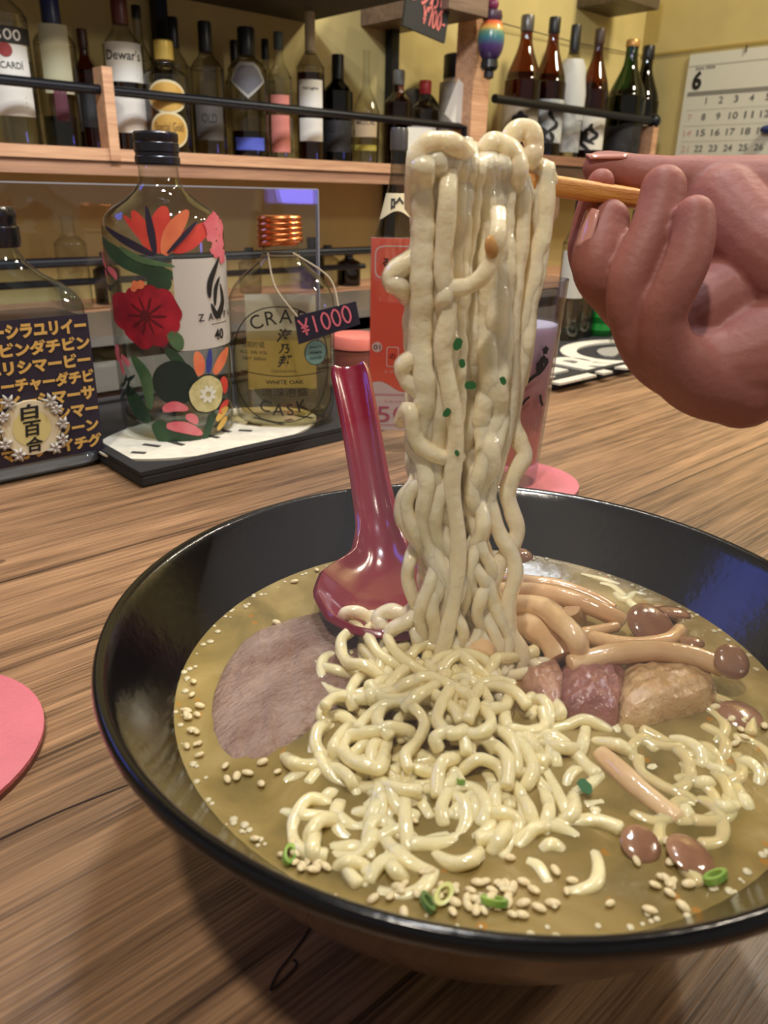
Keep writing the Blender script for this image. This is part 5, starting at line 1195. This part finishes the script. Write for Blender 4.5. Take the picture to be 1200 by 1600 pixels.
# noodles in the broth
A = lambda X, Y: (400+X/3, 1000+Y/3)
B = lambda X, Y: (760+X*.3667, 1080+Y*.3667)
low_ = [
 [A(460, 330), A(440, 250), A(480, 180), A(540, 160), A(590, 190), A(600, 240)], [A(560, 300), A(540, 250), A(580, 200), A(650, 190), A(690, 230)],
 [A(340, 400), A(305, 350), A(330, 300), A(400, 285), A(440, 310)], [A(335, 370), A(400, 360), A(470, 410)],
 [A(470, 420), A(560, 330), A(660, 290), A(740, 320), A(790, 390), A(760, 470), A(700, 540), A(720, 610)], [A(700, 460), A(720, 430), A(640, 410), A(540, 430), A(440, 450), A(405, 500), A(440, 560), A(520, 590), A(580, 600), A(600, 520), A(610, 450)],
 [A(380, 560), A(365, 500), A(400, 440), A(450, 400)], [A(130, 550), A(180, 580), A(260, 590), A(370, 575)], [A(570, 620), A(580, 700), A(560, 800), A(580, 890)],
 [A(810, 570), A(740, 620), A(700, 720), A(700, 850), A(720, 1000)], [A(720, 780), A(770, 770), A(820, 850)], [A(850, 740), A(850, 650), A(880, 570), A(970, 550)],
 [A(860, 520), A(840, 460), A(900, 430), A(970, 460), A(990, 540)], [A(960, 620), A(1040, 560), A(1130, 590), A(1170, 660)], [A(880, 880), A(870, 780), A(920, 700), A(1020, 700), A(1080, 780), A(1050, 880)],
 [A(950, 850), A(940, 800), A(990, 780), A(1030, 820)], [A(240, 690), A(300, 620), A(380, 610), A(440, 650), A(460, 700)], [A(300, 770), A(340, 730), A(370, 720)], [A(250, 960), A(260, 900), A(310, 845), A(400, 850)],
 [A(290, 1040), A(265, 980), A(285, 900)], [A(370, 1080), A(440, 1040), A(510, 1070), A(530, 1120), A(500, 1180)], [A(590, 940), A(650, 990), A(720, 1000)], [A(560, 1190), A(680, 1210), A(780, 1170), A(840, 1090)],
 [A(750, 970), A(830, 950), A(910, 930)], [A(830, 1010), A(920, 1050), A(1010, 1030), A(1050, 990)], [A(610, 1040), A(650, 1080), A(700, 1130)], [A(1100, 1010), A(1150, 920), A(1180, 860)],
 [A(930, 200), A(870, 300), A(850, 380), A(910, 440), A(990, 420)], [A(760, 210), A(840, 260), A(930, 330), A(960, 390)], [A(960, 230), A(1000, 310), A(1080, 340), A(1100, 400), A(1040, 440), A(960, 430)], [A(1000, 560), A(1010, 480), A(1070, 460), A(1120, 520)],
 [A(640, 250), A(720, 200), A(800, 180), A(860, 230)], [A(690, 330), A(760, 260), A(840, 210), A(900, 150)], [A(600, 250), A(680, 150), A(780, 110)], [A(1180, 600), A(1160, 700), A(1200, 800)], [A(1100, 820), A(1180, 840), A(1230, 900)],
 [B(240, 180), B(340, 150), B(420, 122), B(530, 175)], [B(425, 140), B(412, 220), B(392, 290)], [B(215, 220), B(330, 240), B(410, 245)], [B(450, 220), B(560, 232), B(625, 280)], [B(620, 370), B(700, 340), B(750, 300), B(735, 240)],
 [B(240, 330), B(290, 420), B(330, 490), B(350, 550)], [B(80, 350), B(130, 430), B(180, 500), B(200, 580)], [B(320, 560), B(370, 520), B(370, 440)], [B(410, 500), B(505, 485)], [B(0, 540), B(70, 520), B(130, 560), B(105, 640), B(60, 730)],
 [B(235, 690), B(275, 655), B(325, 690)], [B(170, 740), B(220, 760), B(265, 840)], [B(600, 180), B(620, 200), B(640, 260)], [B(860, 280), B(915, 320), B(910, 260), B(840, 215), B(760, 220)], [B(1050, 330), B(1110, 305), B(1165, 355), B(1140, 440)],
 [B(870, 420), B(925, 390), B(965, 410)], [B(810, 450), B(850, 520), B(885, 590)], [B(950, 560), B(1040, 545), B(1110, 570)], [B(1090, 260), B(1190, 300)], [B(250, 250), B(290, 280), B(300, 330)], [B(110, 200), B(160, 240), B(200, 330), B(160, 420)], [B(160, 170), B(190, 220), B(230, 280)],
 [B(0, 300), B(80, 330), B(150, 350), B(240, 330)], [B(20, 400), B(60, 450), B(130, 470)], [B(180, 120), B(240, 60), B(290, 50), B(320, 90), B(290, 120)], [B(150, 60), B(190, 30), B(230, 25)],
 [B(1050, 420), B(1100, 470), B(1120, 540)], [B(970, 480), B(1010, 500), B(1080, 490)], [B(900, 330), B(1000, 340), B(1080, 400)], [(960, 930), (975, 940), (990, 930), (1010, 935)], [(935, 915), (960, 922), (985, 945), (1000, 960)], [(905, 900), (940, 908), (970, 918)],
]
for i, pts in enumerate(low_):
    cx_n = sum(p[0] for p in pts)/len(pts); cy_n = sum(p[1] for p in pts)/len(pts)
    pile = .0085*math.exp(-(((cx_n-690)/120)**2+((cy_n-1105)/95)**2))
    deepr = cx_n > 960 and cy_n > 1150
    base = -.0010 if deepr else .0002
    P = []
    for k, (x, y) in enumerate(pts):
        e_ = min(k, len(pts)-1-k)
        P.append(WP(x, y, base+pile+(.0016*sin(k*1.3+i) if e_ else -.0018)))
    noodle(P, (.00158 if not deepr else .0016)*rnd.uniform(.92, 1.1), BL, BG, NOOB)
q = random.Random(8)
for i in range(70):                                   # half-sunk ones in between
    x, y = q.gauss(690, 120), q.gauss(1210, 85)
    p = WP(x, y)
    if (p-BC).xy.length > RS-.012 or x < 500 and y < 1150 or x > 850 and y > 1240: continue
    a = q.uniform(0, 6.3); da = q.choice((-1, 1))*q.uniform(.5, 1.2); P = []; z0 = q.uniform(-.0019, -.0001)
    z0 += .007*math.exp(-(((x-690)/110)**2+((y-1100)/80)**2))
    for k in range(q.randint(4, 7)):
        P.append(Vector((p.x, p.y, ZSOUP+z0+.001*sin(k*1.7)-(.002 if k == 0 else 0)))); a += da*q.uniform(.3, 1.0); p = p+Vector((cos(a), sin(a), 0))*.0055
        if (p-BC).xy.length > RS-.004: break
    if len(P) > 2: noodle(P, .00158*q.uniform(.9, 1.1), BL, BG, NOOB)
for i in range(30):                                   # where the lifted strands leave the pile
    x, y = q.gauss(690, 62), q.gauss(1072, 24)
    p = WP(x, y); a = q.uniform(0, 6.3); da = q.choice((-1, 1))*q.uniform(.4, 1.0); P = []; z0 = q.uniform(.001, .0085)
    for k in range(q.randint(4, 7)):
        P.append(Vector((p.x, p.y, ZSOUP+z0+.0012*sin(k*1.5+i)-(.004 if k == 0 else 0)))); a += da*q.uniform(.3, 1.0); p = p+Vector((cos(a), sin(a), 0))*.0055
    noodle(P, .0016*q.uniform(.92, 1.1), BL, BG, NOOB)
# herb flecks on the lifted clump
nf = -LF+Vector((0, 0, .25)); nf.normalize()
for px, py, r, a, w in ((715, 538, .0019, .5, 'upper green herb fleck at mid height of the lifted noodles'), (722, 568, .0014, 1.0, 'thin olive fleck just under the upper green herb on the lifted noodles'), (735, 602, .0018, 2.4, 'dark green herb fleck right of centre on the lifted noodles'), (698, 645, .0015, .2, 'small green herb fleck lower left on the lifted noodles'), (714, 708, .0010, 1.2, 'tiny brown-green fleck low on the lifted noodles'), (786, 595, .0013, 1.3, 'olive fleck near the right side of the lifted noodles')):
    flake(V3(px, py, -.0108), r, a, w, nf, 'herb flecks on the lifted noodles')
o = mk('mushroom_shred', G().ball((0, 0, 0), .0034, .0016, .0022, 12, 8), mat('tan shred', (206, 156, 96), .3, sss=.2), loc=V3(770, 388, -.0102)); o.rotation_euler = (0, radians(60), AZ*0); tag(o, 'small tan mushroom shred stuck on the upper lifted noodles', 'mushroom')

# ---------------- the hand ----------------
SKIN = mat('skin', (150, 95, 88), .55, spec=.3, sss=.2, var=.05, vscale=60, bump=.12, bscale=500, sssr=(.010, .004, .0022))
DH = dep0+.030
def hp(px, py, dz, rpx): d = DH+dz; return cam(px, py, d), rpx*d/FPX
chains = {
 'thumb': [(934, 262, .019, 24), (955, 266, .019, 28), (990, 276, .019, 33), (1035, 284, .018, 38), (1090, 296, .018, 50), (1160, 318, .016, 72), (1260, 345, .014, 100)],
 'index': [(939, 285, .0095, 21), (928, 316, .014, 24), (918, 360, .018, 26), (916, 400, .019, 28), (945, 450, .018, 32), (1010, 510, .016, 40), (1080, 540, .014, 54)],
 'middle': [(950, 346, .003, 34), (942, 374, .003, 42), (937, 402, .002, 43), (939, 430, .002, 41), (966, 466, .005, 37), (1010, 510, .006, 38), (1070, 560, .007, 54)],
 'fill': [(965, 385, .014, 30), (1000, 430, .013, 38), (1040, 490, .012, 48)], 'fill3': [(1078, 462, .008, 40), (1092, 492, .007, 44), (1110, 530, .006, 50)], 'fill2': [(1050, 380, .004, 30), (1040, 440, .004, 36), (1034, 490, .004, 36)],
 'ring': [(1037, 294, -.007, 35), (1031, 328, -.007, 37), (1016, 372, -.0075, 37), (996, 414, -.0075, 37), (984, 452, -.007, 36), (990, 500, -.004, 37), (1026, 555, .000, 46), (1090, 585, .006, 58)],
 'pinky': [(1085, 337, -.0165, 31), (1083, 370, -.0165, 34), (1073, 410, -.0165, 35), (1055, 450, -.0155, 35), (1036, 496, -.012, 36), (1044, 548, -.006, 46), (1090, 590, .000, 58), (1160, 600, .003, 70)],
 'palm_edge': [(1040, 548, .004, 46), (1110, 575, .003, 68), (1200, 560, .002, 94), (1330, 530, .0, 118)],
 'palm': [(1060, 520, .006, 50), (1115, 485, .009, 72), (1200, 470, .014, 100), (1330, 470, .010, 125)],
 'thenar': [(1130, 330, .014, 70), (1180, 385, .006, 72), (1250, 430, .0, 95), (1340, 460, -.002, 120)],
 'web': [(1090, 300, .018, 48), (1105, 400, .020, 60), (1100, 480, .016, 64)],
 'wrist': [(1330, 480, .002, 128), (1480, 500, -.004, 124), (1800, 545, -.012, 134), (2300, 640, -.025, 150), (2900, 760, -.04, 165)],
}
hbm = bmesh.new()
def sdf_union_mesh(chains):
    g = G()
    for nm, ch in chains.items():
        pts = [hp(*c) for c in ch]
        C = catmull([p for p, r in pts], 6); R = []
        m_ = len(pts)
        for i in range(len(C)):
            t = i/6; k = min(int(t), m_-2); R.append(pts[k][1]+(pts[k+1][1]-pts[k][1])*(t-k))
        g.tube(C, R, 20)
        for e, r in ((C[0], R[0]), (C[-1], R[-1])): g.ball(e, r*.995, r*.995, r*.995, 20, 12)
    return g
hg = sdf_union_mesh(chains)
horg = cam(1150, 600, DH)
me = bpy.data.meshes.new('hand'); me.from_pydata([tuple(p-horg) for p in hg.v], [], hg.f); me.materials.append(SKIN)
hbm.from_mesh(me); bmesh.ops.recalc_face_normals(hbm, faces=hbm.faces[:]); hbm.to_mesh(me); hbm.free()
hand = bpy.data.objects.new('hand', me); COL.objects.link(hand); hand.location = horg
rm = hand.modifiers.new('skin_surface', 'REMESH'); rm.mode = 'VOXEL'; rm.voxel_size = .0008; rm.use_smooth_shade = True
s_ = hand.modifiers.new('soften', 'SMOOTH'); s_.iterations = 3; s_.factor = .5
tag(hand, 'bare right hand entering at right, fingers curled around the chopsticks', 'hand')
NAIL = mat('fingernail', (206, 150, 142), .22, coat=.5)
def nail(px, py, dz, w, l, upv, nv, label):
    c = cam(px, py, DH+dz); g = G()
    nv = nv.normalized(); ux = (upv-nv*upv.dot(nv)).normalized(); sx_ = ux.cross(nv)
    V = []; nn = 8
    for j in range(nn+1):
        for k in range(nn+1):
            a = -1+2*k/nn; b2 = -1+2*j/nn; ww = w*(1-.22*max(0, abs(b2))**4); V.append(c+sx_*(a*ww)+ux*(b2*l*(1-.12*a*a))-nv*(.35*w*a*a)-horg)
    g.add(V, [(j*(nn+1)+k, j*(nn+1)+k+1, (j+1)*(nn+1)+k+1, (j+1)*(nn+1)+k) for j in range(nn) for k in range(nn)])
    o = mk('fingernail', g, NAIL, hand, sharp=0); so = o.modifiers.new('thickness', 'SOLIDIFY'); so.thickness = .0006
    return o
nail(948, 239.5, .0165, .0042, .0062, -CR+CF*.1, CU-CF*.35, '')
nail(910, 356, -.0008, .0042, .0056, CU*.9+CR*.34, -CR*.92-CF*.34+CU*.25, '')

q = random.Random(21)
for i in range(24):                                   # sunken noodles at the right side of the bowl
    x, y = q.gauss(1105, 50), q.gauss(1215, 45)
    p = WP(x, y)
    if (p-BC).xy.length > RS-.008: continue
    a = q.uniform(0, 6.3); da = q.choice((-1, 1)); P = []; z0 = q.uniform(-.0012, -.0005)
    for k in range(q.randint(4, 6)):
        P.append(Vector((p.x, p.y, ZSOUP+z0+.0003*sin(k*1.7)-(.002 if k == 0 else 0)))); a += da*q.uniform(.2, .9); p = p+Vector((cos(a), sin(a), 0))*.0055
        if (p-BC).xy.length > RS-.004: break
    if len(P) > 2: noodle(P, .00165, 'pale noodle mostly sunk in the broth at the right side of the bowl', 'sunken noodles at the right of the bowl', mat('sunken noodle', (216, 198, 146), .16, coat=.5, sss=.4, var=.06, vscale=160))
# steam rising from the broth
g = G().lathe([(.060, ZSOUP+.004), (.074, ZSOUP+.012), (.080, .085), (.074, .105), (.055, .122), (.02, .130)], 40, c=(BC.x, BC.y))
m = bpy.data.materials.new('steam'); m.use_nodes = True; nt = m.node_tree; nt.nodes.clear()
out = nt.nodes.new('ShaderNodeOutputMaterial'); vs_ = nt.nodes.new('ShaderNodeVolumeScatter'); vs_.inputs['Density'].default_value = 1.5; vs_.inputs['Anisotropy'].default_value = .2
nt.links.new(vs_.outputs[0], out.inputs['Volume'])
o = mk('steam', g, m, center=True); tag(o, 'thin steam haze hanging over the hot broth in the bowl', 'steam', kind='stuff')
